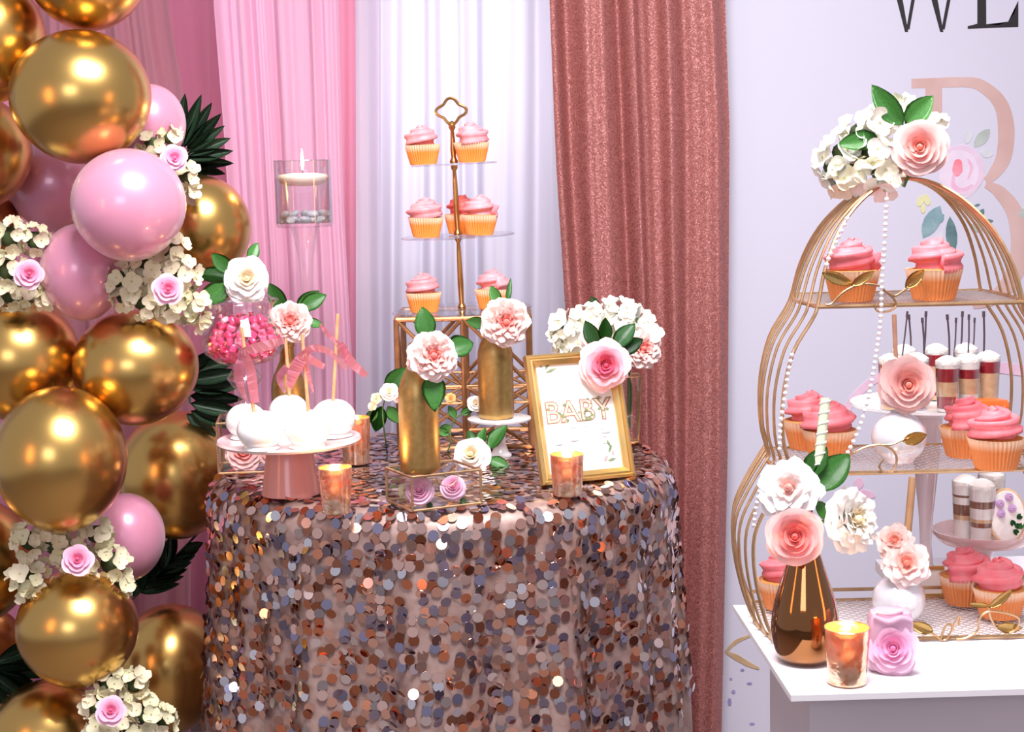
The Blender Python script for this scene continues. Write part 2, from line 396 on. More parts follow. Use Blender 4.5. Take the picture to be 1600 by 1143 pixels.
MAUVE = fabric('mauve_sheer', (190, 130, 144), (204, 144, 158), .3)
curtain('curtain', 'deep pink lining curtain seen between the balloons and the paler pink drape', [(0, -120), (1143, -120)], [(0, 372), (1143, 372)], 4.12, 7, .02, DEEPP, 3)
curtain('curtain', 'mauve sheer drape at the top left, gathered behind the gold balloons', [(0, 60), (600, 60), (1143, 60)], [(0, 262), (170, 292), (400, 300), (1143, 300)], 4.03, 4.5, .022, MAUVE, 8)
curtain('curtain', 'light pink sheer drape behind the floating candle vase', [(0, 336), (200, 352), (420, 366), (1143, 372)], [(0, 529), (300, 536), (600, 552), (1143, 560)], 3.75, 5.2, .026, ROSEP, 5, sharp=.2, hf=.09)
curtain('curtain', 'narrow dark rose strip of curtain between the pink and the white drapes', [(0, 500), (1143, 500)], [(0, 600), (1143, 600)], 3.9, 2, .015, DUSTY, 6)
curtain('curtain', 'white sheer drape hanging behind the cupcake tower', [(0, 556), (300, 557), (1143, 556)], [(0, 905), (1143, 905)], 3.85, 6.4, .03, SHEERW, 12, sharp=.2, hf=.09)
SEQF = mat('rose_gold_sequin_fabric', (170, 106, 100), .5, .3)
nt, N, L, b = nodes(SEQF)
t = tex(nt, 'ShaderNodeTexVoronoi', Scale=400.)
geo = N.new('ShaderNodeNewGeometry'); sub = N.new('ShaderNodeVectorMath'); sub.operation = 'SUBTRACT'; sub.inputs[1].default_value = (.5, .5, .5)
scl = N.new('ShaderNodeVectorMath'); scl.operation = 'SCALE'; scl.inputs['Scale'].default_value = .52
add = N.new('ShaderNodeVectorMath'); add.operation = 'ADD'; nrm = N.new('ShaderNodeVectorMath'); nrm.operation = 'NORMALIZE'
L.new(t.outputs['Color'], sub.inputs[0]); L.new(sub.outputs[0], scl.inputs[0]); L.new(scl.outputs[0], add.inputs[0]); L.new(geo.outputs['Normal'], add.inputs[1])
L.new(add.outputs[0], nrm.inputs[0]); L.new(nrm.outputs[0], b.inputs['Normal'])
r = ramp(nt, t.outputs['Distance'], [(.0, (186, 122, 116)), (.6, (160, 98, 94))]); L.new(r.outputs[0], b.inputs['Base Color'])
curtain('curtain', 'rose gold sequin curtain beside the white printed banner', [(0, 858), (250, 868), (560, 888), (1143, 900)], [(0, 1134), (200, 1141), (700, 1138), (1143, 1128)], 3.72, 4.6, .026, SEQF, 21, sharp=.3, nu=260, hf=.1)

# printed banner: a flat white sheet with its print, each printed shape a thin inlay on it
BY = 3.8
bx0, bx1 = at(1085, 600, BY).x, at(1790, 600, BY).x
ban = part('banner', M().add(*box(bx0, bx1, BY, BY+.012, FZ+.002, 2.2)), mat('banner_vinyl', (201, 199, 215), .6), None, False)
tag(ban, 'white printed banner with a large rose gold letter and painted flowers', 'banner')
SHN = [0]
def shape(name, polys, mt, lift=.0015, label=None):
    mm = M(); SHN[0] += 1
    for pi_, poly in enumerate(polys):
        lf = .0003 + lift*.2 + .00003*SHN[0] + .00001*pi_
        P = [at(x, y, BY) for x, y in poly]; n = len(P)
        V = [(p.x, BY-lf, p.z) for p in P] + [(p.x, BY+.001, p.z) for p in P]
        bm = bmesh.new(); vs = [bm.verts.new(v) for v in V]
        bm.faces.new(vs[:n]); [bm.faces.new((vs[i], vs[n+i], vs[n+(i+1) % n], vs[(i+1) % n])) for i in range(n)]
        bmesh.ops.triangulate(bm, faces=[f for f in bm.faces if len(f.verts) > 4]); bmesh.ops.recalc_face_normals(bm, faces=bm.faces)
        bm.verts.index_update(); mm.add([tuple(v.co) for v in bm.verts], [tuple(v.index for v in f.verts) for f in bm.faces]); bm.free()
    return part(name, mm, mt, ban, False, label=label)
def band(pts, wid, sub=8):                   # a pen stroke of varying width along a curve
    C = crom([(x, y, 0) for x, y in pts], sub); n = len(C); Lf = []; Rt = []
    for i in range(n):
        d = (C[min(n-1, i+1)] - C[max(0, i-1)]).normalized(); nn = Vector((-d.y, d.x, 0)); t = i/(n-1)*(len(wid)-1); k = min(int(t), len(wid)-2)
        ww = (wid[k] + (wid[k+1]-wid[k])*(t-k))/2; Lf.append((C[i]+nn*ww)[:2]); Rt.append((C[i]-nn*ww)[:2])
    return [[Lf[i], Lf[i+1], Rt[i+1], Rt[i]] for i in range(n-1)]
PRB = noisy('rose_gold_print', (204, 174, 170), (194, 160, 154), 9, .6)
INK = mat('black_print', (26, 20, 26), .6)
B = [[(1424, 123), (1500, 120), (1500, 136), (1424, 138)], [(1446, 130), (1472, 130), (1472, 250), (1446, 250)]]
B += band([(1495, 128), (1530, 132), (1562, 160), (1572, 200), (1568, 245), (1552, 272), (1540, 282)], [14, 18, 22, 26, 24, 18, 9])
B += band([(1540, 288), (1562, 300), (1586, 334), (1594, 390), (1580, 436), (1552, 466), (1520, 478)], [9, 20, 26, 30, 27, 20, 8])
shape('printed_letter_b', B, PRB)
Wp = [[(1383, -72), (1398, -72), (1419, 50), (1414, 50)], [(1436, -72), (1441, -72), (1420, 40), (1415, 50)], [(1436, -72), (1452, -72), (1474, 50), (1469, 50)], [(1493, -72), (1498, -72), (1475, 40), (1470, 50)], [(1376, -77), (1408, -77), (1408, -72), (1376, -72)], [(1482, -77), (1508, -77), (1508, -72), (1482, -72)]]
Wp[1] = [(1436, -72), (1442, -72), (1421, 46), (1416, 46)]; Wp[3] = [(1493, -72), (1499, -72), (1476, 46), (1471, 46)]
shape('printed_letter_w', Wp, INK)
E = [[(1527, -78), (1540, -78), (1541, 38), (1527, 39)], [(1512, 41), (1527, 37), (1541, 38), (1560, 39), (1575, 34), (1585, 20), (1591, 1), (1591, 42), (1512, 45)], [(1512, -82), (1588, -84), (1588, -60), (1582, -76), (1512, -77)], [(1540, -22), (1568, -22), (1568, -18), (1540, -18)]]
shape('printed_letter_e', E, INK)
shape('printed_letter_l', [[(1620, -78), (1634, -78), (1634, 38), (1620, 38)], [(1603, 40), (1680, 37), (1682, 0), (1684, 43), (1603, 44)]], INK)
ell = lambda x, y, a, b_, ro=0, n=18, wob=0: [(x + a*(1+wob*math.sin(5*t))*math.cos(t)*math.cos(ro) - b_*math.sin(t)*math.sin(ro), y + a*(1+wob*math.sin(5*t))*math.cos(t)*math.sin(ro) + b_*math.sin(t)*math.cos(ro)) for t in [2*PI*i/n for i in range(n)]]
def pleaf(x, y, ang, ln, wd):
    a = math.radians(-ang); return [(x + math.cos(a)*ln*t - math.sin(a)*wd*s*math.sin(PI*t)**.8, y + math.sin(a)*ln*t + math.cos(a)*wd*s*math.sin(PI*t)**.8) for s, ts in ((1, [0, .15, .3, .5, .7, .85, 1]), (-1, [.85, .7, .5, .3, .15])) for t in ts]
pw = lambda n, col, c2: noisy(n, col, c2, 30, .65)
shape('printed_rose', [ell(1502, 268, 34, 42, 0, 20, .05)], pw('wash_lilac', (216, 200, 218), (222, 208, 224)), .002)
shape('printed_rose_petal', band([(1472, 250), (1488, 232), (1515, 234), (1532, 256), (1530, 284), (1510, 302), (1486, 298)], [2, 6, 8, 9, 8, 6, 2]), pw('wash_mauve', (212, 186, 208), (218, 196, 214)), .0024)
shape('printed_rose_petal', band([(1490, 270), (1490, 290), (1504, 298), (1520, 288)], [3, 8, 9, 3]), pw('wash_pink', (222, 168, 196), (218, 184, 206)), .0026)
shape('printed_rose_petal', band([(1512, 248), (1518, 262), (1512, 280)], [2, 6, 2]), MATS['wash_pink'], .0026)
shape('printed_rose_heart', [ell(1496, 262, 8, 14, .1, 14, .1)], pw('wash_red', (228, 122, 138), (226, 156, 172)), .003)
GREYG = pw('wash_sage', (164, 174, 168), (178, 186, 182)); TEAL = pw('wash_teal', (112, 146, 156), (142, 170, 176)); TEALD = pw('wash_dark_teal', (78, 110, 116), (104, 134, 136)); PALEG = pw('wash_pale_grey', (196, 198, 206), (206, 208, 214))
for pl, mt_ in [((1522, 230, 50, 38, 9), GREYG), ((1510, 225, 80, 26, 7), PALEG), ((1532, 238, -10, 20, 7), PALEG), ((1468, 196, 40, 18, 7), TEALD), ((1442, 372, 62, 58, 13), TEAL), ((1475, 335, -150, 20, 9), TEAL), ((1484, 338, -85, 60, 9), TEALD), ((1458, 400, 70, 40, 8), PALEG), ((1530, 338, 60, 14, 4), TEALD), ((1522, 322, 20, 10, 2), TEALD), ((1538, 345, 0, 14, 3), TEALD), ((1516, 352, -20, 22, 7), GREYG), ((1590, 335, 10, 30, 9), GREYG)]:
    shape('printed_leaf', [pleaf(*pl)], mt_, .0026)
shape('printed_bud', [ell(1438, 314, 5, 9, .4), ell(1448, 312, 5, 9, -.3), ell(1442, 326, 4, 7)], pw('wash_ochre', (206, 204, 150), (214, 214, 170)), .0026)
shape('printed_ring', band([(1296, 705), (1312, 660), (1336, 620), (1368, 592), (1410, 576), (1470, 570), (1540, 572), (1610, 580)], [9, 11, 12, 12, 14, 16, 17, 17]), pw('wash_rose_mauve', (222, 182, 206), (228, 194, 214)), .002)
shape('printed_flower', [ell(1352, 772, 16, 7, .1, 14, .1), pleaf(1340, 765, 80, 20, 8)], MATS['wash_pink'], .002)
shape('printed_gold_scroll', band([(1134, 1018), (1150, 1002), (1178, 990)], [3, 6, 3]) + band([(1134, 1018), (1150, 1026), (1168, 1036), (1186, 1044)], [3, 9, 8, 3]), pw('wash_gold', (196, 168, 130), (176, 146, 110)), .002)
shape('printed_speckles', [ell(1140, 1096, 3, 6), ell(1160, 1046, 3, 2), ell(1171, 1067, 4, 2), ell(1146, 1080, 3, 3), ell(1175, 1130, 4, 2), ell(1142, 1060, 2, 2)], pw('wash_violet', (140, 130, 180), (150, 142, 190)), .002)

# ------------------------------------------------------------------ round table and its sequin cloth
TZ = .75; TC = Vector((-.142, 3.17, 0)); TR = .452
tb = thing('round_table', 'round table under the rose gold sequin cloth', 'table', (TC.x, TC.y, 0))
part('tabletop', M().add(*lathe([(0, TZ-.03), (TR-.02, TZ-.03), (TR-.015, TZ-.025), (TR-.015, TZ-.012), (TR-.02, TZ-.008), (0, TZ-.008)], 48)), PLINTH, tb)
part('pedestal', M().add(*lathe([(.22, FZ+.002), (.22, FZ+.02), (.05, FZ+.05), (.035, .2), (.035, .68), (.12, TZ-.03)], 24, True)), PLINTH, tb)
NF = 15
rr = random.Random(4); fph = [rr.uniform(0, 6.28) for _ in range(8)]
def fold(th): return .55*math.sin(NF*th+.9*math.sin(3*th+fph[0])) + .35*math.sin(11*th+fph[1]) + .25*math.sin(31*th+fph[2])
def cloth_pt(th, s):                         # s: distance along the cloth from the centre
    e = .045
    if s <= TR - e: return Vector((s*math.cos(th), s*math.sin(th), TZ + .0006*math.sin(7*th+s*60)))
    arc = PI/2*e
    if s <= TR - e + arc:
        a = (s-(TR-e))/e; r, z = TR - e + e*math.sin(a), TZ - e + e*math.cos(a); d = 0
    else:
        d = s - (TR-e+arc); r, z = TR, TZ - e - d
    k = min(1, d/.28)
    r += .028*d + .024*k*fold(th) + .004*k*math.sin(9*z)
    return Vector((r*math.cos(th), r*math.sin(th), z))
SMAX = TR - .045 + PI/2*.045 + TZ - FZ - .04
cl = thing('tablecloth', 'rose gold sequin tablecloth covering the round table to the floor', 'tablecloth', (TC.x, TC.y, 0))
ss = [TR*.25*i for i in range(4)] + [TR-.045 + .071*i/9 for i in range(10)]
ss += [TR+.026 + (SMAX-TR-.026)*i/18 for i in range(1, 19)]
NT = 300; V = [cloth_pt(2*PI*k/NT, s) for s in ss for k in range(NT)]
Fc = [(i*NT+k, i*NT+(k+1) % NT, (i+1)*NT+(k+1) % NT, (i+1)*NT+k) for i in range(len(ss)-1) for k in range(NT)]
CLOTH = noisy('rose_taupe_net_fabric', (176, 148, 140), (158, 128, 120), 50, .42, .35)
part('fabric', M().add(V, Fc), CLOTH, cl, angle=None)
SQ = [mat('sequin_rose_gold', (244, 198, 180), .12, 1.), mat('sequin_warm_reflection', (222, 146, 112), .14, 1.), mat('sequin_bright_reflection', (238, 230, 232), .12, 1.), mat('sequin_dark_reflection', (176, 116, 90), .16, 1.), mat('sequin_cool_reflection', (160, 152, 174), .16, 1.)]  # rose gold sequins; the other tones paint in reflections of the room
SQW = [.36, .12, .20, .10, .22]
SQR = .0096
def disc(n=10): return [(SQR*math.cos(2*PI*k/n), SQR*math.sin(2*PI*k/n), .0005) for k in range(n)] + [(SQR*math.cos(2*PI*k/n), SQR*math.sin(2*PI*k/n), -.0003) for k in range(n)], [tuple(range(n))] + [(k, n+k, n+(k+1) % n, (k+1) % n) for k in range(n)]
SQME = [M().add(*disc(12)).mesh('sequin', x, False) for x in SQ]
loose = M(); rr = random.Random(99); spots = []
def pick():
    x = rr.random()
    for i, wq in enumerate(SQW):
        x -= wq
        if x < 0: return i
    return 0
camL = CAM - Vector((TC.x, TC.y, 0))
def put(th, s, jit):
    p = cloth_pt(th, s); e = .003
    n = (cloth_pt(th+e, s)-p).cross(cloth_pt(th, s-e)-p) if s > .02 else Vector((0, 0, 1))
    n = n.normalized()
    if n.dot(Vector((math.cos(th), math.sin(th), .6))) < 0: n = -n
    flat = s < TR-.045
    nn = (n + Vector((rr.gauss(0, jit), rr.gauss(0, jit), rr.gauss(0, jit) - (0 if s < TR+.02 else .10)))).normalized()
    q = nn.to_track_quat('Z', 'X').to_matrix().to_4x4(); lift = (.0012 if flat else .002) + abs(rr.gauss(0, .001)) + (SQR*min(.5, math.acos(max(-1, min(1, nn.dot(n)))))*.8)
    spots.append(((p-camL).length + (2 if (camL-p).dot(n) < 0 else 0), Matrix.Translation(p + n*lift) @ q, pick(), flat))
# rows of sequins, on the top in rings and on the part of the skirt in view (and a little round the sides)
s = .012
while s < TR-.045:
    nk = int(2*PI*s/.0190)
    for k in range(nk):
        if rr.random() < .86: put(2*PI*(k+rr.uniform(-.3, .3))/max(1, nk), s + rr.uniform(-.003, .003), .055)
    s += .0172
s = TR-.04
while s < TR + .46:
    nk = int(2*PI*TR/.0186)
    for k in range(nk):
        th = 2*PI*k/nk
        if math.sin(th) > .5: continue
        if rr.random() < .84: put(th + rr.uniform(-.013, .013), s + rr.uniform(-.0045, .0045), .2)
    s += .0158
spots.sort(key=lambda q: q[0] + (.12 if q[3] else 0))
for i, (dd, X, ci, flat) in enumerate(spots):
    if i < 300: link('sequin', SQME[ci], cl, X)
    else:
        V, Fc = disc(9); loose.add([X @ Vector(v) for v in V], Fc[:1], ci)
o = part('loose_sequins', loose, SQ, cl, False, kind='stuff')

# ------------------------------------------------------------------ balloons
BAL = []
def balloon(kind, label, px, py, rx, ry=None, y0=3.0, sq=1.):
    ry = ry or rx; Y = y0
    while True:
        P = at(px, py, Y); R = m((rx+ry)/2, (P-CAM).length)
        if all((P-q).length > (R+r)*.985 for q, r in BAL) or Y > 3.86: break
        Y += .01
    BAL.append((P, R)); k = m(1, (P-CAM).length)
    t = thing('balloon', label, 'balloon', P, None, {'g': 'gold chrome balloons of the garland', 'p': 'pearl pink balloons of the garland', 'c': 'gold chrome balloons of the garland'}[kind])
    a, h = rx*k, ry*k
    V, Fc = ball(1, nu=40, nv=26, f=lambda x, y, z: (a*x*(1-.06*min(0, z)*-1*z*-1 if z < 0 else 1), (a+h)/2*y, h*z*(1.03 if z < 0 else 1)))
    mt_ = {'g': GOLD_BALLOON, 'p': PINK_BALLOON, 'c': COPPER_BALLOON}[kind]
    # the tied end points back into the garland
    part('skin', M().add(V, Fc), mt_, t, angle=None)
    part('knot', M().add(*lathe([(.004, 0), (.006, .006), (.011, .016), (.012, .018)], 12)), mt_, t, mtx=Matrix.Translation((0, (a+h)/2*.99, 0)) @ Matrix.Rotation(-PI/2, 4, 'X'))
    return t
G_ = [('g', 'big gold balloon left of the table, lower of the pair under the pink balloons', 95, 716, 98, 109, 2.98),
 ('g', 'large gold balloon near the top left with a copper glow on its lower right', 126, 150, 104, 98, 3.05),
 ('p', 'largest pink balloon, at the centre of the garland', 201, 319, 86, 84, 3.0),
 ('g', 'gold balloon under the hydrangea and pink rose, beside the candy jar', 212, 573, 95, 87, 3.12),
 ('g', 'gold balloon low in the garland, under the hydrangea with a pink rose', 121, 980, 90, 87, 3.02),
 ('g', 'gold balloon beside the edge of the sequin tablecloth, above the small pink balloon', 277, 740, 90, 97, 3.5),
 ('g', 'gold balloon at the bottom beside the tablecloth skirt', 268, 1042, 82, 96, 3.5),
 ('g', 'gold balloon at the left edge of the photo near the top', -24, 60, 88, 92, 3.05),
 ('g', 'topmost gold balloon, cut by the top of the photo', 135, -56, 92, 94, 3.1),
 ('g', 'gold balloon at the left edge, second from the top on that side', -46, 237, 88, 86, 3.1),
 ('g', 'gold balloon at the left edge, above the biggest gold balloon', 28, 560, 92, 92, 3.1),
 ('g', 'lowest gold balloon, cut by the bottom of the photo', 78, 1152, 88, 86, 3.1),
 ('p', 'pink balloon between two hydrangea clumps, under the largest pink balloon', 128, 424, 62, 73, 3.1),
 ('p', 'pink balloon half hidden under the large gold balloon, left of the largest pink one', 88, 288, 70, 70, 3.2),
 ('p', 'small pink balloon above the tablecloth edge, between gold balloons', 197, 838, 58, 66, 3.2),
 ('p', 'pale pink balloon peeping out behind the palm leaf at the top', 236, 194, 52, 60, 3.2),
 ('g', 'gold balloon tucked behind the light pink drape', 316, 356, 74, 80, 3.3),
 ('g', 'gold balloon at the left edge behind the lower hydrangea', -40, 875, 86, 92, 3.1),
 ('c', 'copper toned balloon at the left edge above the lowest palm leaf', -28, 1010, 60, 60, 3.3),
 ('c', 'copper toned balloon at the left edge above the left hydrangea', -22, 352, 52, 56, 3.3)]
for g in G_: balloon(g[0], g[1], g[2], g[3], g[4], g[5], g[6])

# flowers and palm leaves in the garland
def front(px, py):                           # depth of the nearest balloon surface at a pixel
    d = ray(px, py).normalized(); best = 3.4
    for q, r in BAL:
        b_ = d.dot(q-CAM); disc_ = b_*b_ - (q-CAM).length_squared + r*r
        if disc_ > 0: best = min(best, (CAM + d*(b_ - math.sqrt(disc_))).y)
    return best
GH = 'pink foam roses in the balloon garland'
hydrangea('small cream hydrangea beside the top palm leaf and pale pink balloon', 262, 246, 3.16, [(-22, -20, 22), (4, -30, 16), (26, 30, 20), (32, 54, 12), (-32, -8, 12)], 12, 8)
flower('foam_rose', 'pale lilac pink foam rose beside the top palm leaf', 272, 247, 3.10, 22, 'small', P_LILAC, (.15, .1), group=GH, cat='rose')
hydrangea('cream hydrangea at the left edge beside the pink balloon', 34, 416, 3.06, [(-14, -46, 30), (22, -40, 24), (-22, 4, 30), (0, 40, 28), (30, 50, 14), (-20, 44, 24)], 12, 9)
flower('foam_rose', 'pink foam rose in the hydrangea at the left edge', 45, 428, 2.99, 24, 'small', P_FOAM, (.1, .1), group=GH, cat='rose')
hydrangea('large cream hydrangea above the gold balloon beside the candy jar', 245, 440, 3.08, [(-48, -2, 32), (-16, -20, 34), (22, -46, 26), (34, -10, 32), (-20, 28, 30), (20, 34, 32), (52, 42, 24), (-52, 22, 18), (62, 62, 14)], 13, 9)
flower('foam_rose', 'pink foam rose in the large hydrangea above the gold balloon', 262, 452, 2.99, 25, 'small', P_FOAM, (.1, .1), group=GH, cat='rose')
hydrangea('cream hydrangea resting on the low gold balloon', 112, 880, 3.02, [(-62, -42, 26), (-26, -34, 28), (40, -44, 24), (-66, 20, 30), (-40, 46, 22), (20, 40, 26), (62, 4, 30), (72, 40, 20), (0, -12, 26), (-62, 44, 20)], 13, 9)
flower('foam_rose', 'pink foam rose in the hydrangea resting on the low gold balloon', 121, 874, 2.93, 26, 'small', P_FOAM, (.0, .15), group=GH, cat='rose')
hydrangea('cream hydrangea at the bottom of the garland', 192, 1104, 2.98, [(-20, -40, 26), (20, -34, 22), (-40, -4, 24), (34, 14, 30), (60, 26, 24), (-34, 36, 26), (6, 40, 28), (-6, 0, 24)], 13, 9)
flower('foam_rose', 'deep pink foam rose at the bottom of the garland', 173, 1110, 2.90, 25, 'small', P_FOAM, (.0, .15), group=GH, cat='rose')
palm('dark palm leaf fanning out beside the light pink drape', 268, 248, 3.36, [(-4, -4, 112, 70, 13), (2, -16, 103, 78, 13), (8, -22, 92, 82, 13), (16, -24, 80, 86, 15), (24, -26, 67, 88, 15), (30, -26, 56, 84, 14), (36, -22, 44, 78, 14), (36, -16, 33, 72, 13), (36, -8, 20, 74, 14), (34, 0, 8, 74, 14), (30, 6, -4, 76, 14), (26, 14, -14, 68, 13), (20, 20, -26, 54, 12)], rachis=[(-10, 10), (0, 0), (12, -9), (22, -11)], pull=.65)
palm('dark palm leaf between the gold balloons, behind the candy jar', 296, 612, 3.46, [(0, -30+q*12, 14-q*7, 84, 18) for q in range(6)] + [(-6, 34, -40, 60, 16), (-4, -32, 34, 60, 14)])
palm('dark fern palm leaf under the small pink balloon beside the tablecloth', 208, 934, 3.5, [(12*q, -10*q, 62+3*q, 74-4*q, 12) for q in range(6)] + [(10+12*q, -8-10*q, 8+2*q, 66-5*q, 12) for q in range(7)], rachis=[(-6, 6), (30, -26), (80, -70), (112, -100)])
palm('dark palm leaf drooping at the lower left edge', -14, 1042, 3.12, [(0, 0, -2, 100, 16), (4, -6, 14, 90, 15), (6, 2, -14, 92, 16), (4, 6, -28, 84, 16), (0, 10, -44, 74, 16), (-6, 12, -62, 70, 15), (-16, 14, -80, 66, 15), (10, -10, 26, 82, 12)])

# ------------------------------------------------------------------ things on the round table
def topz(px, py): return on(px, py, TZ+.0035)
ZT = TZ + .0035
def scale_at(P): return (P-CAM).length/F*1.0
# pink cake stand
P = topz(455, 770); k = P.y/F
cs = thing('cake_stand', 'pink cake stand holding white candy apples', 'cake stand', P)
SH = 78*k; SR = 114*k
part('pedestal', M().add(*lathe([(0, 0), (47*k, 0), (47*k, .003), (45*k, .008), (36*k, SH-.004), (40*k, SH)], 48, True)), PINK_STAND, cs)
part('plate', M().add(*lathe([(0, SH), (40*k, SH), (SR*.96, SH+.004), (SR, SH+.009), (SR*.985, SH+.013), (SR*.95, SH+.012), (SR*.9, SH+.0095), (0, SH+.0085)], 64)), mat('pale_pink_enamel_plate', (246, 214, 212), .25, 0, Coat_Weight=.5), cs)
AZ = P.z + SH + .0095
def apple(label, px, py, R, stick, ribbons=()):
    Pa = on(px, py, AZ); Pa.z = AZ; t = thing('candy_apple', label, 'candy apple', Pa, None, 'white candy apples on the pink stand')
    def f(x, y, z):
        h = (z+1)/2; return (R*x*(1.03-.06*h), R*y*(1.03-.06*h), R*(.86+.86*z - .16*math.exp(-((x*x+y*y)/.06))*(1 if z > 0 else 0)))
    V, Fc = ball(1, nu=28, nv=18, f=lambda x, y, z: f(x, y, max(z, -.93)))
    part('coated_apple', M().add(V, Fc), CANDY_WHITE, t, angle=None)
    part('coating_foot', M().add(*lathe([(0, 0), (R*.72, 0), (R*.8, .002), (R*.74, .006), (R*.5, .012)], 24, wob=lambda a, z: 1+.08*math.sin(3*a+px))), CANDY_WHITE, t)
    if stick:
        a, b_ = at(*stick[0], Pa.y) - Pa, Vector((0, 0, R*1.2))
        b_ = at(*stick[1], Pa.y) - Pa; b_.z = min(b_.z, R*1.5)
        part('stick', M().add(*tube([b_, a], .0032, 8)), WOOD_STICK, t)
    for rb in ribbons:
        pts = [at(x, y, Pa.y) - Pa + Vector((0, -.004 + dy, 0)) for x, y, dy in rb[0]]
        C = crom(pts, 6); n = len(C)
        wdt = rb[1]*Pa.y/F; V = []; 
        for i, q in enumerate(C):
            d = (C[min(n-1, i+1)] - C[max(0, i-1)]).normalized(); tw = rb[2] + rb[3]*i/n
            sd = (Matrix.Rotation(tw, 3, d) @ d.cross(Vector((0, 1, 0))).normalized())
            ww = wdt*(.35 + .65*math.sin(PI*min(.75, .12+i/n*.8))); V += [q + sd*ww/2, q - sd*ww/2]
        V, Fc = solidify(V, [(2*i, 2*i+1, 2*i+3, 2*i+2) for i in range(n-1)], .0006)
        part('ribbon', M().add(V, Fc), RIBBON, t, angle=None)
    return t
k = cs.location.y/F
apple('white candy apple with the leftmost bare side, furthest left on the pink stand', 386, 684, 33*k, None)
apple('white candy apple at the back centre of the pink stand', 452, 668, 33*k, ((446, 528), (452, 606)), [([(448, 572, 0), (438, 590, -.004), (446, 612, -.006)], 16, .3, .8)])
apple('white candy apple at the right of the pink stand with a bare tall stick top', 522, 682, 36*k, ((528, 490), (520, 620)), [([(500, 506, 0), (518, 526, -.004), (531, 536, -.002)], 9, .4, .5), ([(531, 536, 0), (545, 560, -.006), (573, 586, -.004)], 20, .2, .6), ([(531, 536, 0), (538, 556, -.002), (540, 572, .0)], 12, 1, .5)])
apple('white candy apple at the front left of the pink stand, pink bow on its stick', 408, 702, 36*k, ((377, 511), (397, 640)), [([(382, 548, 0), (404, 542, -.004), (424, 536, -.012), (446, 530, -.004)], 22, .5, .4), ([(382, 548, 0), (374, 580, -.006), (378, 606, -.004), (388, 630, 0)], 20, .2, 1.0), ([(382, 548, 0), (392, 574, -.004), (396, 604, -.002), (399, 628, 0)], 16, -.6, .6), ([(376, 544, 0), (384, 550, -.006), (390, 545, -.002)], 9, 0, 0)])
apple('white candy apple at the front right of the pink stand, pink ribbon on its stick', 482, 699, 35*k, ((472, 522), (482, 640)), [([(475, 552, 0), (492, 543, -.008), (516, 548, -.01), (541, 576, -.002)], 18, .5, .6), ([(476, 554, 0), (490, 562, -.008), (508, 572, -.006)], 14, .2, .4), ([(475, 554, 0), (462, 576, -.006), (452, 604, -.004)], 24, .2, .7), ([(478, 560, 0), (484, 590, -.004), (490, 612, 0)], 11, .6, .5), ([(470, 550, 0), (476, 557, -.006), (482, 551, -.002)], 9, 0, 0)])

# mercury glass votives with lit tea lights
def mercury(name, col, dark):
    mt = mat(name, col, .14, .72); nt, N, L, b = nodes(mt)
    t = tex(nt, 'ShaderNodeTexNoise', Scale=70., Detail=5.); r = ramp(nt, t.outputs['Fac'], [(.38, dark), (.52, col)]); L.new(r.outputs[0], b.inputs['Base Color'])
    rr_ = ramp(nt, t.outputs['Fac'], [(.3, (60, 60, 60)), (.7, (130, 130, 130))]); L.new(rr_.outputs[0], b.inputs['Roughness']); bump(mt, t.outputs['Fac'], .35, .004)
    b.inputs['Transmission Weight'].default_value = .6; b.inputs['Coat Weight'].default_value = 1.
    return mt
MERC = mercury('rose_gold_mercury_glass', (252, 216, 186), (242, 176, 132))
MERC_IN = mercury('amber_mercury_glass_lining', (252, 190, 124), (240, 156, 92))
FLAME = glow('candle_flame', (255, 226, 160), 14.); WAX = mat('white_wax', (250, 240, 226), .45, 0, Subsurface_Weight=.3)
def flame(parent, z, h, power=.25):
    part('flame', M().add(*lathe([(0, z), (.0022, z+.1*h), (.0036, z+.3*h), (.0028, z+.6*h), (.0012, z+.85*h), (0, z+h)], 10)), FLAME, parent)
    if power:
        l = bpy.data.lights.new('flame_light', 'POINT'); l.energy = power; l.color = (1, .55, .25); l.shadow_soft_size = .006
        o = link('flame_light', l, parent); o.location = (0, 0, z+h*1.3)
def votive(label, px, py, rt, rb, h, z=ZT, power=.7, lit=True):
    P = on(px, py, z); k = P.y/F; t = thing('votive_holder', label, 'candle holder', P, None, 'rose gold mercury glass votives')
    rt, rb, h = rt*k, rb*k, h*k
    part('glass_cup', M().add(*lathe([(0, 0), (rb*.9, 0), (rb, .002), (rb, .006), (rb*.98, .011), (rb + (rt-rb)*.6, h*.6), (rt, h), (rt-.0008, h+.0008), (rt-.0016, h)], 40, True)), MERC, t)
    part('lining', M().add(*lathe([(0, .013), (rb*.9, .013), (rb*.92, .016), (rt-.0018, h-.0005)], 40)), MERC_IN, t)
    part('tea_light', M().add(*lathe([(0, .0145), (rb*.78, .0145), (rb*.78, h*.42), (0, h*.42)], 24)), WAX, t)
    if lit: flame(t, h*.45, h*.38, power)
    return t
votive('rose gold votive beside the foot of the pink cake stand', 526, 801, 27, 23, 74)
votive('rose gold votive in front of the gold picture frame', 887, 773, 27, 24, 66)
votive('rose gold votive half hidden behind the right rim of the cake stand', 557, 724, 24, 21, 74, ZT, .3)

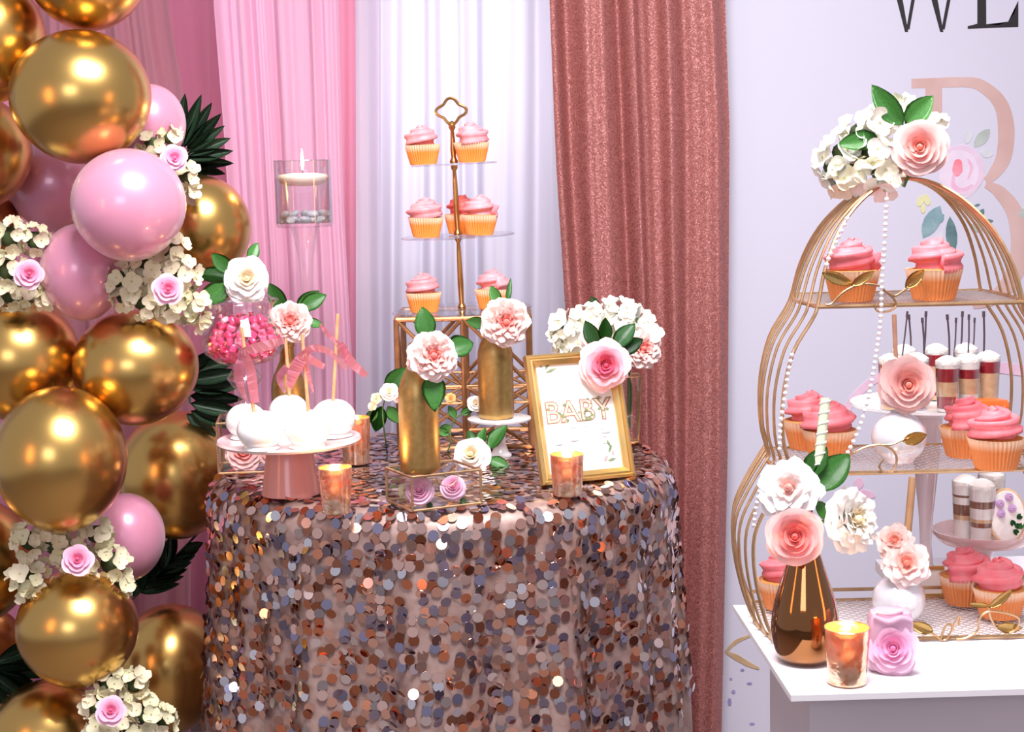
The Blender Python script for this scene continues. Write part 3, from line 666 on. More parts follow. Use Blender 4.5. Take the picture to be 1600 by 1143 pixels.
# gold edged glass boxes: twelve edges, six panes, hinged lid with clasp ring
def glass_box(label, A, Bc, Dc, h, clasp=True, group='gold edged glass boxes on the sequin table'):
    # A front corner, Bc along the front, Dc along the side (table points); a local frame at A
    t = thing('glass_box', label, 'box', A, None, group)
    u = (Bc-A); v = (Dc-A); u.z = v.z = 0; Z = Vector((0, 0, h)); O = Vector((0, 0, .003)); r = .0024
    cs_ = [O, O+u, O+u+v, O+v]
    for i in range(4):
        part('edge_bar', M().add(*tube([cs_[i], cs_[(i+1) % 4]], r, 6)), WIRE_GOLD, t)
        part('edge_bar', M().add(*tube([cs_[i]+Z, cs_[(i+1) % 4]+Z], r, 6)), WIRE_GOLD, t)
        part('edge_bar', M().add(*tube([cs_[i], cs_[i]+Z], r, 6)), WIRE_GOLD, t)
        part('pane', M().add([cs_[i], cs_[(i+1) % 4], cs_[(i+1) % 4]+Z, cs_[i]+Z], [(0, 1, 2, 3)]), GLASS, t, False)
    part('lid_pane', M().add([q+Z for q in cs_], [(0, 1, 2, 3)]), GLASS, t, False)
    part('base_pane', M().add([q + Vector((0, 0, .0005)) for q in cs_], [(0, 1, 2, 3)]), GLASS, t, False)
    if clasp:
        nrm_ = Vector((u.y, -u.x, 0)).normalized(); cc = O + u*.5 + Z + nrm_*.004
        part('clasp_chain', M().add(*tube([cc + u.normalized()*.021*math.cos(a) + Vector((0, 0, -.021*abs(math.sin(a)))) for a in [PI*q/12 for q in range(13)]], .0009, 5)), WIRE_GOLD, t)
    return t
A, Bc, Dc = topz(645, 801), topz(752, 788), topz(605, 784)
hb = .058
glass_box('gold edged glass box of pink roses under the gold bottle', A, Bc, Dc, hb)
mid = lambda a, b_: A + (Bc-A)*a + (Dc-A)*b_
for lab, a, b_, rp in (('pink rose inside the glass box, at its left corner', .22, .3, 31), ('pink rose inside the glass box, at its right end', .72, .32, 28)):
    q = mid(a, b_) + Vector((0, 0, .028)); t = thing('rose', lab, 'rose', q, face_cam(q, -.1, .4), 'pink roses inside the glass box'); build_petals(t, m(rp, q.y)*.9, 'foam', P_LILAC, int(a*50), .8)
    leaf(t, .012, -.012, -.014, -60, .02, 10)
q = mid(.2, .78) + Vector((0, 0, .02)); t = thing('flower_bud', 'pale green bud inside the glass box, at its back left', 'flower', q, face_cam(q)); build_petals(t, .014, 'small', [CREAM_G]*4, 5)

A2, B2, D2 = topz(342, 742), topz(452, 738), topz(334, 722)
D2 = A2 + Vector((-.012, .11, 0)); h2 = 80*A2.y/F
glass_box('gold edged glass box under the candy jar at the left rim of the table', A2, B2, D2, h2, False)
for lab, a, b_, rp in (('peach pink rose inside the glass box under the candy jar', .35, .35, 30), ('peach rose in the glass box behind the cake stand foot', .78, .4, 26)):
    q = A2 + (B2-A2)*a + (D2-A2)*b_ + Vector((0, 0, .036)); t = thing('rose', lab, 'rose', q, face_cam(q, 0, .3), 'peach roses in the left glass box'); build_petals(t, m(rp, q.y)*.95, 'rose', P_CORAL, int(a*70))

# gold bottles
def bottle(label, P, R, H, neck=.34, mt=None, group='gold painted glass bottles'):
    t = thing('gold_bottle', label, 'bottle', P, None, group)
    part('body', M().add(*lathe([(0, .002), (R*.85, 0), (R*.97, .004), (R, .012), (R, H*.58), (R*.97, H*.64), (R*.84, H*.71), (R*.62, H*.78), (R*.45, H*.84), (R*neck, H*.9), (R*neck, H*.97), (R*neck*.86, H*.97), (R*neck*.8, H*.8), (R*.3, H*.6)], 44)), mt or BOTTLE_GOLD, t)
    part('rim', M().add(*lathe([(R*neck, H*.955), (R*neck*1.16, H*.96), (R*neck*1.18, H*.985), (R*neck*1.05, H), (R*neck*.84, H), (R*neck*.82, H*.95)], 28)), mt or BOTTLE_GOLD, t)
    return t
Pb = on(657, 736, ZT+hb+.003+.0026); Pb.z = ZT+hb+.0056
bottle('gold bottle standing on the glass box with a blush peony', Pb, m(32, Pb.y), m(206, Pb.y))
FB = 'flowers set in the gold bottles'
flower('peony', 'blush peony in the gold bottle on the glass box', 677, 556, Pb.y-.055, 40, 'peony', P_PEONY, (.1, .05), [(-6, -28, 98, 52, 4, LEAF, .66), (24, -8, 18, 46, -4, LEAF, .85), (0, 26, -92, 62, 18, LEAF, .62)], FB, [Pb + Vector((0, 0, m(150, Pb.y))), Pb + Vector((0, 0, m(202, Pb.y)))][::-1], cat='flower')
flower('rose_bud', 'pale side bloom on the left of the blush peony', 650, 565, Pb.y-.035, 17, 'peony', P_PEONY, (-.4, .1), (), FB)
# small white stand with second bottle
P = topz(782, 712); k = P.y/F
ms = thing('mini_cake_stand', 'small white cake stand under the second gold bottle', 'cake stand', P)
part('pedestal', M().add(*lathe([(0, 0), (18*k, 0), (18*k, .004), (13*k, .01), (9*k, .025), (9*k, 50*k), (16*k, 55*k)], 32, True)), WHITE, ms)
part('plate', M().add(*lathe([(0, 54*k), (16*k, 54*k), (50*k, 58*k), (51*k, 61*k), (48*k, 62*k), (0, 60*k)], 48)), WHITE, ms)
P2 = P + Vector((-.006, 0, 60.6*k)); P2.z = P.z + 60.6*k
bottle('gold bottle on the small white stand before the wire riser', P2, m(28, P2.y), m(168, P2.y), .4)
flower('peony', 'ruffled pink peony in the bottle on the small white stand', 790, 503, P2.y-.045, 40, 'peony', P_PEONY, (.1, .0), [(-6, -28, 118, 34, 0), (4, -26, 78, 46, -5, LEAF, .2), (-28, 2, 170, 34, 0)], FB, [P2 + Vector((0, 0, m(166, P2.y))), P2 + Vector((0, 0, m(120, P2.y)))])
flower('rose_bud', 'small pale bloom above the ruffled pink peony', 773, 479, P2.y-.02, 13, 'peony', P_PEONY, (-.3, .3), (), FB)
P3 = topz(455, 712)
bottle('gold bottle behind the candy apples with a blush peony', P3, m(27, P3.y), m(182, P3.y), .4)
flower('peony', 'blush peony in the gold bottle behind the candy apples', 453, 503, P3.y-.05, 34, 'peony', P_PEONY, (.0, .1), [(-6, -20, 122, 50, 5), (12, -16, 44, 50, 0), (24, 0, -8, 30, 0), (18, -22, 28, 46, 5)], FB, [P3 + Vector((0, 0, m(178, P3.y))), P3 + Vector((0, 0, m(130, P3.y)))])
# white rose lying on the table
flower('rose', 'white rose lying on the sequins beside the glass box', 737, 712, topz(737, 728).y, 35, 'rose', P_WHITE, (-.15, .35), [(10, -18, 80, 34, 10), (26, -14, 62, 50, 5), (26, 2, -20, 36, 5), (2, -20, 110, 30, 5)], squash=.85)

# ------------------------------------------------------------------ wire riser, cupcake tower
RY = 3.27
Pa = on(826, 701, ZT); Pl = on(628, 694, ZT)
RY = Pa.y; xl, xr = at(622, 600, RY).x, at(829, 600, RY).x; dp = .22
rt = thing('wire_riser', 'gold geometric wire riser carrying the cupcake tower', 'stand', ((xl+xr)/2, RY, ZT))
hw = (xr-xl)/2; RH = at(720, 497, RY).z - ZT; r = .0056
def bar(a, b_, rad=None, name='wire_bar', par=None): part(name, M().add(*tube([a, b_], rad or r, 8)), RISER, par or rt)
for y in (0, dp):
    for x in (-hw, 0, hw): bar((x, y, r), (x, y, RH))
    for z in (r, RH): bar((-hw, y, z), (hw, y, z))
    zm = RH*.36
    bar((-hw, y, zm), (hw, y, zm), .003); bar((-hw, y, zm+.035), (hw, y, zm+.035), .003)
    for s in (-1, 1):
        a, b_ = sorted((0, s*hw))
        bar((a, y, zm+.035), (b_, y, RH), .0042); bar((a, y, RH), (b_, y, zm+.035), .0042)
        bar((a, y, r), (b_, y, zm), .0042); bar((a, y, zm), (b_, y, r), .0042)
        for q in range(2):
            xa, xb = a + (b_-a)*q/2, a + (b_-a)*(q+1)/2
            bar((xa, y, zm), (xb, y, zm+.035), .003); bar((xa, y, zm+.035), (xb, y, zm), .003)
for x in (-hw, hw):
    for z in (r, RH): bar((x, 0, z), (x, dp, z))
    bar((x, 0, r), (x, dp, RH), .0042); bar((x, dp, r), (x, 0, RH), .0042)

TOW = Vector((at(722, 488, RY+dp/2).x, RY+dp/2, ZT+RH+r+.0005)); tk = TOW.y/F
TILT = math.radians(-1.6)
tw = thing('cupcake_tower', 'three tier clear cupcake tower with a gold centre pole', 'cake stand', TOW, (0, TILT, 0))
tz = [0.0, 115*tk, 226*tk]; trad = [110*tk, 89*tk, 67*tk]
for z, q in zip(tz, trad):
    part('plate', M().add(*lathe([(0, z), (q-.002, z), (q, z+.0015), (q-.002, z+.004), (0, z+.004)], 64)), ACRYLIC, tw, angle=30)
def spindle(z0, z1): return M().add(*lathe([(0, z0), (.008, z0), (.009, z0+.004), (.005, z0+.012), (.0062, z0+(z1-z0)*.35), (.0046, z1-.03), (.0036, z1-.012), (.007, z1-.006), (.007, z1), (0, z1)], 20))
part('pole', spindle(tz[0]+.004, tz[1]), GOLD, tw); part('pole', spindle(tz[1]+.004, tz[2]), GOLD, tw); part('pole', spindle(tz[2]+.004, 288*tk), GOLD, tw)
hc = 309*tk
part('handle', M().add(*tube([Vector(((20+3.2*math.cos(4*a))*math.cos(a)*tk*1.02, 0, hc + (17+3*math.cos(4*a))*math.sin(a)*tk)) for a in [2*PI*q/48 for q in range(48)]], .0032, 8, True)), GOLD, tw)
part('handle_foot', M().add(*lathe([(.003, 286*tk), (.008, 288*tk), (.005, 292*tk), (.002, 294*tk)], 14)), GOLD, tw)
# cupcakes
def paper(name, low, high):
    mt = mat(name, low, .6); nt, N, L, b = nodes(mt)
    tc = N.new('ShaderNodeTexCoord'); sp = N.new('ShaderNodeSeparateXYZ'); L.new(tc.outputs['Generated'], sp.inputs[0])
    r_ = ramp(nt, sp.outputs['Z'], [(0, low), (.62, low), (.86, high), (1., high)]); L.new(r_.outputs[0], b.inputs['Base Color'])
    return mt
PAPER_T = paper('orange_cupcake_paper', (244, 146, 62), (248, 204, 168)); PAPER_C = paper('amber_cupcake_paper', (226, 140, 78), (238, 198, 166))
FROST_T = noisy('pink_buttercream', (238, 142, 150), (244, 166, 172), 60, .5, 0, .1); FROST_C = noisy('coral_buttercream', (240, 112, 122), (242, 134, 142), 60, .5, 0, .1); FROST_R = noisy('deep_coral_buttercream', (234, 96, 90), (240, 116, 108), 60, .5, 0, .1)
CRUMB = noisy('yellow_cake_crumb', (222, 156, 84), (206, 136, 66), 200, .8, 0, .4)
def make_cupcake(pap, fr, R, seed):
    t = thing('cupcake', 'x', 'cupcake')
    H = R*1.14; NFL = 40; V = []; Fc = []; rows = [(0, .74, 0), (.06, .76, .02), (.5, .88, .03), (.94, 1.0, .035), (1.0, 1.02, .035), (.98, .99, .03)]
    for z, q, am in rows:
        for kk in range(NFL*2): a = PI*kk/NFL; rr_ = R*(q + (am if kk % 2 else -am)); V.append((rr_*math.cos(a), rr_*math.sin(a), z*H))
    n2 = NFL*2
    for i in range(len(rows)-1):
        for kk in range(n2): Fc.append((i*n2+kk, i*n2+(kk+1) % n2, (i+1)*n2+(kk+1) % n2, (i+1)*n2+kk))
    Fc.append(tuple(range(n2-1, -1, -1)))
    part('wrapper', M().add(V, Fc), pap, t, False)
    part('cake', M().add(*lathe([(R*.95, H*.9), (R*.9, H*.99), (R*.5, H*1.06), (0, H*1.08)], 24)), CRUMB, t)
    rr_ = random.Random(seed); turns = 2.6; N_ = 70; pts = []; off = rr_.uniform(0, 6)
    for i in range(N_+1):
        u = i/N_; a = off + 2*PI*turns*u; q = R*.66*(1-u**1.25)
        pts.append((q*math.cos(a), q*math.sin(a), H*1.0 + R*(.26 + .82*u**1.15)))
    fr_ = M().add(*tube(pts, lambda u: R*(.43*(1-.62*u) if u < .93 else .43*.42*max(.12, (1-u)/.07)), 20, False, lambda a, u: 1+.27*math.cos(5*a+8*u)))
    fr_.add(*lathe([(R*.7, H*1.0), (R*.62, H+R*.4), (R*.3, H+R*.8), (0, H+R*.95)], 16))
    part('frosting', fr_, fr, t, angle=None)
    return t
PROT = [make_cupcake(PAPER_T, FROST_T, .0355, 1), make_cupcake(PAPER_T, FROST_T, .0355, 9), make_cupcake(PAPER_T, FROST_R, .0355, 4)]
PROC = [make_cupcake(PAPER_C, FROST_C, .0375, 2), make_cupcake(PAPER_C, FROST_C, .0375, 12)]
USED = set()
def cupcake(proto, label, P, group, rz=0, tilt=None):
    if proto in USED: t = copy_tree(proto)
    else: USED.add(proto); t = proto
    t['label'] = label; t['group'] = group; t.location = P; t.rotation_euler = (0, tilt or 0, rz); return t
def tier(i, px, dy):
    z = tz[i]+.0045; x = (at(px, 400, TOW.y+dy).x - TOW.x); a = at(px, (488, 375, 265)[i], TOW.y+dy)
    lx = (a.x - TOW.x) - math.sin(TILT)*z
    return TOW + Matrix.Rotation(TILT, 3, 'Y') @ Vector((lx/math.cos(TILT), dy, z))
GT = 'pink frosted cupcakes on the clear tower'
cupcake(PROT[0], 'cupcake on the top tier of the clear tower, left of the pole', tier(2, 662, -.01), GT, .3, TILT)
cupcake(PROT[1], 'cupcake on the top tier of the clear tower, right of the pole', tier(2, 738, -.02), GT, 1.3, TILT)
cupcake(PROT[0], 'cupcake on the middle tier of the clear tower, left of the pole', tier(1, 666, -.02), GT, 2.2, TILT)
cupcake(PROT[1], 'pale frosted cupcake on the middle tier, front right of the pole', tier(1, 750, -.05), GT, 3.1, TILT)
cupcake(PROT[2], 'deeper coral cupcake on the middle tier, behind the pole', tier(1, 722, .04), GT, 3.1, TILT)
cupcake(PROT[1], 'cupcake on the bottom tier of the clear tower, left of the pole', tier(0, 663, -.05), GT, 5, TILT)
cupcake(PROT[0], 'cupcake on the bottom tier of the clear tower, behind the ruffled peony', tier(0, 770, -.05), GT, 4.2, TILT)

# ------------------------------------------------------------------ floating candle vase
VY = 3.38; Pv = Vector((at(489, 690, VY).x, VY, ZT)); k = VY/F
zt, zb = at(486, 250, VY).z - ZT, at(486, 354, VY).z - ZT
R = 44.5*k
vs = thing('candle_vase', 'tall stemmed clear glass vase with a floating candle', 'vase', Pv)
part('glass_bowl', M().add(*lathe([(R*.985, zt), (R, zt-.001), (R, zb+.006), (R*.96, zb), (0, zb-.001)], 56)).add(*lathe([(R*.97, zt), (R*.97, zb+.008), (0, zb+.006)], 56)), GLASS, vs, angle=30)
part('rim', M().add(*tube([(R*.99*math.cos(a), R*.99*math.sin(a), zt) for a in [2*PI*q/48 for q in range(48)]], .0012, 6, True)), GLASS, vs)
part('stem', M().add(*lathe([(.05, 0), (.052, .003), (.02, .012), (.011, .03), (.008, .08), (.0085, zb*.5), (.012, zb*.72), (.016, zb*.86), (.024, zb*.96), (.03, zb)], 32)), GLASS, vs)
zw = at(486, 277, VY).z - ZT
part('water', M().add(*lathe([(0, zb+.0065), (R*.965, zb+.0085), (R*.965, zw), (0, zw)], 48)), WATER, vs, angle=30)
ca = thing('floating_candle', 'white disc candle floating lit in the glass vase', 'candle', Pv + Vector((0, 0, zw-.012)))
part('wax', M().add(*lathe([(0, -.006), (R*.6, -.004), (R*.84, .004), (R*.88, .012), (R*.84, .018), (R*.4, .021), (0, .020)], 40)), WAX, ca, angle=None)
part('wick', M().add(*tube([(0, 0, .018), (0, 0, .028)], .0008, 5)), INK, ca)
flame(ca, .027, 34*k, .5)
PEB = noisy('clear_grey_pebble', (242, 242, 244), (214, 216, 218), 40, .12, 0, 0, Transmission_Weight=.2)
rr = random.Random(5); pebme = M().add(*ball(.011, nu=10, nv=7, f=lambda x, y, z: (x*1.2, y*.95, z*.62))).mesh('pebble', PEB)
for i in range(26):
    ring, z = (i % 13, zb+.0155) if i < 13 else (i-13, zb+.027)
    q = R*.78 if ring < 9 else R*.36; a = ring*2*PI/9 + .3*(i >= 13) if ring < 9 else ring*PI/2
    if i >= 13 and rr.random() < .35: continue
    o = link('pebble', pebme, None); o.location = Pv + Vector((q*math.cos(a), q*math.sin(a), z)); o.rotation_euler = (rr.uniform(-.4, .4), rr.uniform(-.4, .4), rr.uniform(0, 6))
    tag(o, 'clear grey pebble at the bottom of the candle vase', 'pebble', 'pebbles in the candle vase')

# ------------------------------------------------------------------ candy jar on the left glass box
Pj = A2 + (B2-A2)*.4 + (D2-A2)*.5; k = Pj.y/F; Pj.z = ZT+h2+.0058
jz = lambda py: at(385, py, Pj.y).z - Pj.z
jar = thing('candy_jar', 'clear glass apothecary jar of pink candies', 'jar', Pj)
jp = [(0, .002), (40*k, 0), (40*k, .004), (24*k, jz(638)), (12*k, jz(626)), (9*k, jz(614)), (20*k, jz(602)), (28*k, jz(590)), (20*k, jz(578)), (16*k, jz(572)), (42*k, jz(564)), (60*k, jz(550)), (66*k, jz(536)), (62*k, jz(520)), (50*k, jz(503)), (45*k, jz(490)), (50*k, jz(476)), (56*k, jz(471))]
part('bowl', M().add(*lathe(jp, 56)), GLASS, jar)
part('lid', M().add(*lathe([(58*k, jz(472)), (58*k, jz(467)), (46*k, jz(464)), (40*k, jz(458)), (30*k, jz(448)), (14*k, jz(442)), (5*k, jz(438)), (8*k, jz(430)), (0, jz(424))], 56)), GLASS, jar)
CANDY = [mat('hot_pink_candy', (240, 66, 122), .25, 0, Coat_Weight=.6), mat('rose_candy', (246, 112, 152), .25, 0, Coat_Weight=.6), mat('pale_pink_candy', (252, 190, 212), .25, 0, Coat_Weight=.6)]
cme = [M().add(*box(-.0085, .0085, -.0065, .0065, -.0055, .0055, .003)).add(*lathe([(.001, .0085), (.006, .014)], 8)).mesh('candy', x) for x in CANDY]
rr = random.Random(8)
for lay, (py, rad) in enumerate([(558, 34), (549, 50), (539, 55), (529, 55), (519, 50), (509, 40), (499, 34)]):
    n = int(rad*2*PI/21)
    for i in range(n):
        a = 2*PI*i/n + lay*.3; o = link('candy', cme[rr.choices([0, 1, 2], [.5, .35, .15])[0]], None)
        o.location = Pj + Vector((rad*k*math.cos(a)*.84, rad*k*math.sin(a)*.84, jz(py))); o.rotation_euler = (rr.uniform(0, 6), rr.uniform(0, 6), rr.uniform(0, 6))
        tag(o, 'pink wrapped candy inside the glass apothecary jar', 'candy', 'pink candies in the apothecary jar')
    if lay in (0, 6):
        for i in range(4):
            o = link('candy', cme[i % 2], None); o.location = Pj + Vector((14*k*math.cos(i*1.57), 14*k*math.sin(i*1.57), jz(py))); o.rotation_euler = (i, i, 0)
            tag(o, 'pink wrapped candy inside the glass apothecary jar', 'candy', 'pink candies in the apothecary jar')
flower('rose', 'creamy white rose on the lid of the candy jar', 385, 436, Pj.y-.02, 36, 'rose', P_WHITE, (.05, .15), [(-20, -14, 138, 44, 5), (-22, 6, 205, 62, 5), (6, -30, 62, 34, 0), (-26, -4, 165, 52, 0)], None)

# ------------------------------------------------------------------ flower sprigs by the riser
def sprig(label, base, pts, buds, lvs, Y):
    Pq = base; t = thing('flower_sprig', label, 'sprig', Pq, None, 'flower sprigs twined round the wire riser'); kk = Y/F
    L = lambda x, y, d=0: at(x, y, Y+d) - Pq
    part('stem', M().add(*tube(crom([Vector((0, 0, 0))] + [L(*p) for p in pts], 6), .0016, 6)), STEM, t)
    for i, (x, y, rp, st, ms_) in enumerate(buds):
        sub_ = bpy.data.objects.new('bloom', None); COL.objects.link(sub_); sub_.parent = t; sub_.rotation_mode = 'QUATERNION'
        sub_.location = L(x, y, -.01); sub_.rotation_quaternion = face_cam(at(x, y, Y), rnd.uniform(-.4, .4), .3)
        build_petals(sub_, rp*kk, st, ms_, i+int(x))
    for x, y, ang, ln in lvs:
        X = Matrix.Translation(L(x, y)) @ Matrix.Rotation(PI/2, 4, 'X') @ Matrix.Rotation(math.radians(ang-90), 4, 'Z') @ Matrix.Diagonal((ln*kk,)*3 + (1,))
        link('leaf', leaf_mesh(LEAF, .6, .18), t, X)
    return t
sprig('sprig of white buds leaning at the left post of the wire riser', topz(604, 700), [(600, 670), (598, 640), (604, 618), (616, 604)], [(608, 612, 15, 'small', P_WHITE), (588, 622, 9, 'small', [CREAM_G]*4), (620, 622, 8, 'small', P_BLUSH), (582, 634, 8, 'small', [CREAM]*4)], [(602, 606, 42, 46), (596, 634, 255, 44), (606, 634, 300, 34), (590, 640, 225, 30)], RY-.04)
sprig('sprig with a white rosebud twined low on the wire riser', topz(700, 704), [(704, 690), (704, 666), (716, 650), (732, 642), (742, 636)], [(742, 630, 13, 'small', P_WHITE), (704, 622, 9, 'small', [mat('apricot_petal', (236, 180, 110), .5)]*4)], [(712, 652, 120, 22), (704, 664, 210, 24), (720, 646, 20, 22), (702, 678, 160, 22)], RY-.03)

# ------------------------------------------------------------------ picture frame
Pf = topz(846, 759); Pr = topz(990, 744)
d_ = Pr-Pf; yaw = math.atan2(d_.y, d_.x); fw = d_.length; k = Pf.y/F
fh = 203*k/math.cos(math.radians(15))
pf = thing('picture_frame', 'gold picture frame with a printed party sign', 'picture frame', Pf, (math.radians(-17), 0, yaw))
b1 = 17*k
def frame_side(x0, z0, x1, z1):
    a, b_ = Vector((x0, 0, z0)), Vector((x1, 0, z1)); d = (b_-a).normalized(); nn = Vector((-d.z, 0, d.x))
    prof = [(0, 0), (0, -.010), (.25, -.014), (.4, -.010), (.55, -.011), (.75, -.008), (1, -.004), (1, .004), (0, .006)]
    V = []; 
    for e, p0 in ((1, a), (-1, b_)):
        for q, y in prof: V.append(p0 + nn*(b1*q) + d*(e*b1*q) + Vector((0, y, 0)))
    n = len(prof); return V, [(i, (i+1) % n, n+(i+1) % n, n+i) for i in range(n)] + [tuple(range(n)), tuple(range(2*n-1, n-1, -1))]
FRM = noisy('gilded_frame', (230, 196, 130), (220, 184, 114), 8, .32, .9)
for q in ((0, 0, fw, 0), (fw, 0, fw, fh), (fw, fh, 0, fh), (0, fh, 0, 0)): part('frame_rail', M().add(*frame_side(*q)), FRM, pf, False)
part('print', M().add(*box(b1*.9, fw-b1*.9, .0005, .003, b1*.9, fh-b1*.9)), mat('white_card', (236, 236, 234), .5), pf, False)
part('backing', M().add(*box(.004, fw-.004, .0032, .007, .004, fh-.004)), INK, pf, False)
part('easel_leg', M().add(*box(fw*.4, fw*.6, .007, .011, .02, fh*.8)), INK, pf, False, mtx=Matrix.Translation((0, 0, fh*.8)) @ Matrix.Rotation(math.radians(28), 4, 'X') @ Matrix.Translation((0, 0, -fh*.8)))
def word(body, x, z, size, mt, parent, name='lettering', ext=.0003, bold=0, y=0, space=1):
    cu = bpy.data.curves.new(name, 'FONT'); cu.body = body; cu.size = size; cu.align_x = 'CENTER'; cu.extrude = ext; cu.offset = bold; cu.space_character = space
    cu.materials.append(mt); tmp = bpy.data.objects.new('tmp', cu); COL.objects.link(tmp)
    me = bpy.data.meshes.new_from_object(tmp.evaluated_get(bpy.context.evaluated_depsgraph_get())); bpy.data.objects.remove(tmp)
    o = link(name, me, parent); o.location = (x, y, z); o.rotation_euler = (PI/2, 0, 0); return o
word('BABY', fw*.5, fh*.47, fh*.235, pw('wash_letter_green', (92, 104, 66), (176, 110, 112)), pf, bold=.0016, space=1.0)
word('BABY', fw*.5, fh*.47, fh*.235, pw('wash_letter_blush', (234, 188, 176), (216, 206, 170)), pf, ext=.0006, bold=-.0004)
rr = random.Random(3); dots = M(); dots2 = M()
for i in range(34):
    x, z = fw*rr.uniform(.16, .84), fh*rr.uniform(.47, .64); q = rr.uniform(.0012, .003)
    (dots if rr.random() < .6 else dots2).add([(x+q*math.cos(a)*1.5, -.0009-i*.00001, z+q*math.sin(a)) for a in [PI*s/4 for s in range(8)]], [tuple(range(7, -1, -1))])
part('printed_foliage', dots, pw('wash_leaf_green', (92, 118, 80), (140, 150, 110)), pf, False); part('printed_blossom', dots2, pw('wash_blossom', (224, 150, 150), (232, 180, 176)), pf, False)
def small_marks(items, mt):
    mm = M()
    for x, z, ln, a, w_ in items:
        u = Vector((math.cos(a), 0, math.sin(a))); v = Vector((-u.z, 0, u.x))*w_*fw/2; p0 = Vector((fw*x, -.0006, fh*z)); p1 = p0 + u*ln*fw
        mm.add([p0, (p0+p1)/2-v, p1, (p0+p1)/2+v], [(0, 1, 2, 3)])
    part('printed_sprig', mm, mt, pf, False)
small_marks([(.2, .88, .16, .9, .04), (.2, .86, .14, .3, .03), (.25, .92, .1, 1.6, .03), (.18, .9, .09, 2.2, .03), (.76, .2, .1, 1, .03), (.8, .24, .1, 2, .03), (.74, .14, .1, .2, .03)], MATS['wash_leaf_green'])
small_marks([(.7, .14, .08, .8, .04), (.82, .18, .06, 1.8, .04)], MATS['wash_blossom'])
GREYP = mat('grey_small_print', (176, 176, 180), .6)
small_marks([(.36, .42, .12, 0, .012), (.5, .42, .1, .05, .008), (.2, .3, .1, 0, .012), (.36, .32, .12, .02, .02), (.7, .36, .14, .03, .02), (.7, .33, .1, 0, .008), (.7, .28, .08, 0, .008), (.68, .39, .1, 0, .008)], GREYP)

# ------------------------------------------------------------------ bouquet behind the frame, in a gold wire vase
VYb = 3.34; Pw = Vector((at(984, 690, VYb).x, VYb, ZT)); k = VYb/F
zt = at(984, 586, VYb).z - ZT
wv = thing('wire_vase', 'gold geometric wire vase behind the picture frame', 'vase', Pw)
tp = [Vector((24*k*math.cos(a), 24*k*math.sin(a), zt)) for a in [PI/4+PI/2*q for q in range(4)]]; bt = [Vector((18*k*math.cos(a), 18*k*math.sin(a), .003)) for a in [PI/4+PI/2*q for q in range(4)]]
for q in range(4):
    for a, b_ in ((tp[q], tp[(q+1) % 4]), (bt[q], bt[(q+1) % 4]), (tp[q], bt[q])): part('wire_edge', M().add(*tube([a, b_], .0022, 6)), WIRE_GOLD, wv)
    part('pane', M().add([tp[q], tp[(q+1) % 4], bt[(q+1) % 4], bt[q]], [(0, 1, 2, 3)]), GLASS, wv, False)
part('base_plate', M().add([q - Vector((0, 0, .0015)) for q in bt] + [q for q in bt], [(0, 1, 2, 3), (4, 5, 6, 7)]), WIRE_GOLD, wv, False)
st = [Pw + Vector((0, 0, zt)), Pw + Vector((0, 0, .03))]
GB = 'bouquet behind the picture frame'
WF = (mat('white_hydrangea_petal', (252, 250, 240), .55), mat('ivory_hydrangea_petal', (248, 242, 216), .55))
hydrangea('white hydrangea at the left of the bouquet over the picture frame', 900, 520, 3.22, [(-12, -6, 24), (-2, 18, 24), (16, -20, 24), (-18, 10, 16), (28, 10, 22)], 16, 8, GB, (-.15, .2), mats=WF, green=.3)
hydrangea('white hydrangea at the top of the bouquet over the picture frame', 962, 505, 3.26, [(-24, -4, 26), (8, -10, 28), (34, 4, 24), (46, 22, 20), (0, 16, 26)], 16, 8, GB, (.05, .25), mats=WF, green=.3, leaves=[(-20, -24, 150, 30), (-26, -26, 120, 24)])
flower('magnolia', 'blush pink bloom at the right of the bouquet over the picture frame', 1003, 545, 3.22, 32, 'peony', P_PEONY, (.35, .1), (), GB, st)
flower('rose', 'pink rose hanging over the top corner of the picture frame', 945, 570, 2.99, 40, 'rose', P_PINKROSE, (.1, .0), [(-8, -30, 118, 46, 0, LEAF_DARK), (18, -26, 52, 52, 0, LEAF_DARK), (24, -18, 30, 46, 0, LEAF_DARK), (0, -34, 80, 42, 0, LEAF)], GB, st, cat='rose')
flower('rose', 'small pale pink rose behind the pink rose at the frame corner', 925, 528, 3.14, 20, 'rose', P_BLUSH, (-.1, .1), (), GB, st, cat='rose')

# ------------------------------------------------------------------ white display table on the right with its plinth
BZ = .66
q0 = on(1145, 945, BZ); q1 = on(1236, 1086, BZ)
Xf, Yf = q1.x, q1.y; Yb = q0.y; Xb = q0.x
ang_ = math.radians(1.0)
X1 = 1.02
dt = thing('display_table', 'white display table holding the gold birdcage stand', 'table', (0, 0, 0))
bm = M(); th_ = .008
ptsT = [(Xf, Yf), (X1, Yf+.012), (X1, Yb), (Xb, Yb)]
bm.add([(x, y, z) for z in (BZ-th_, BZ) for x, y in ptsT], [(3, 2, 1, 0), (4, 5, 6, 7)] + [(i, (i+1) % 4, 4+(i+1) % 4, 4+i) for i in range(4)])
part('tabletop', bm, WHITE_BOARD, dt, False)
ax = at(1264, 1120, Yf+.06).x
part('plinth', M().add(*box(ax, X1-.05, Yf+.055, Yb-.04, FZ+.002, BZ-th_, .003)), PLINTH, dt, False)

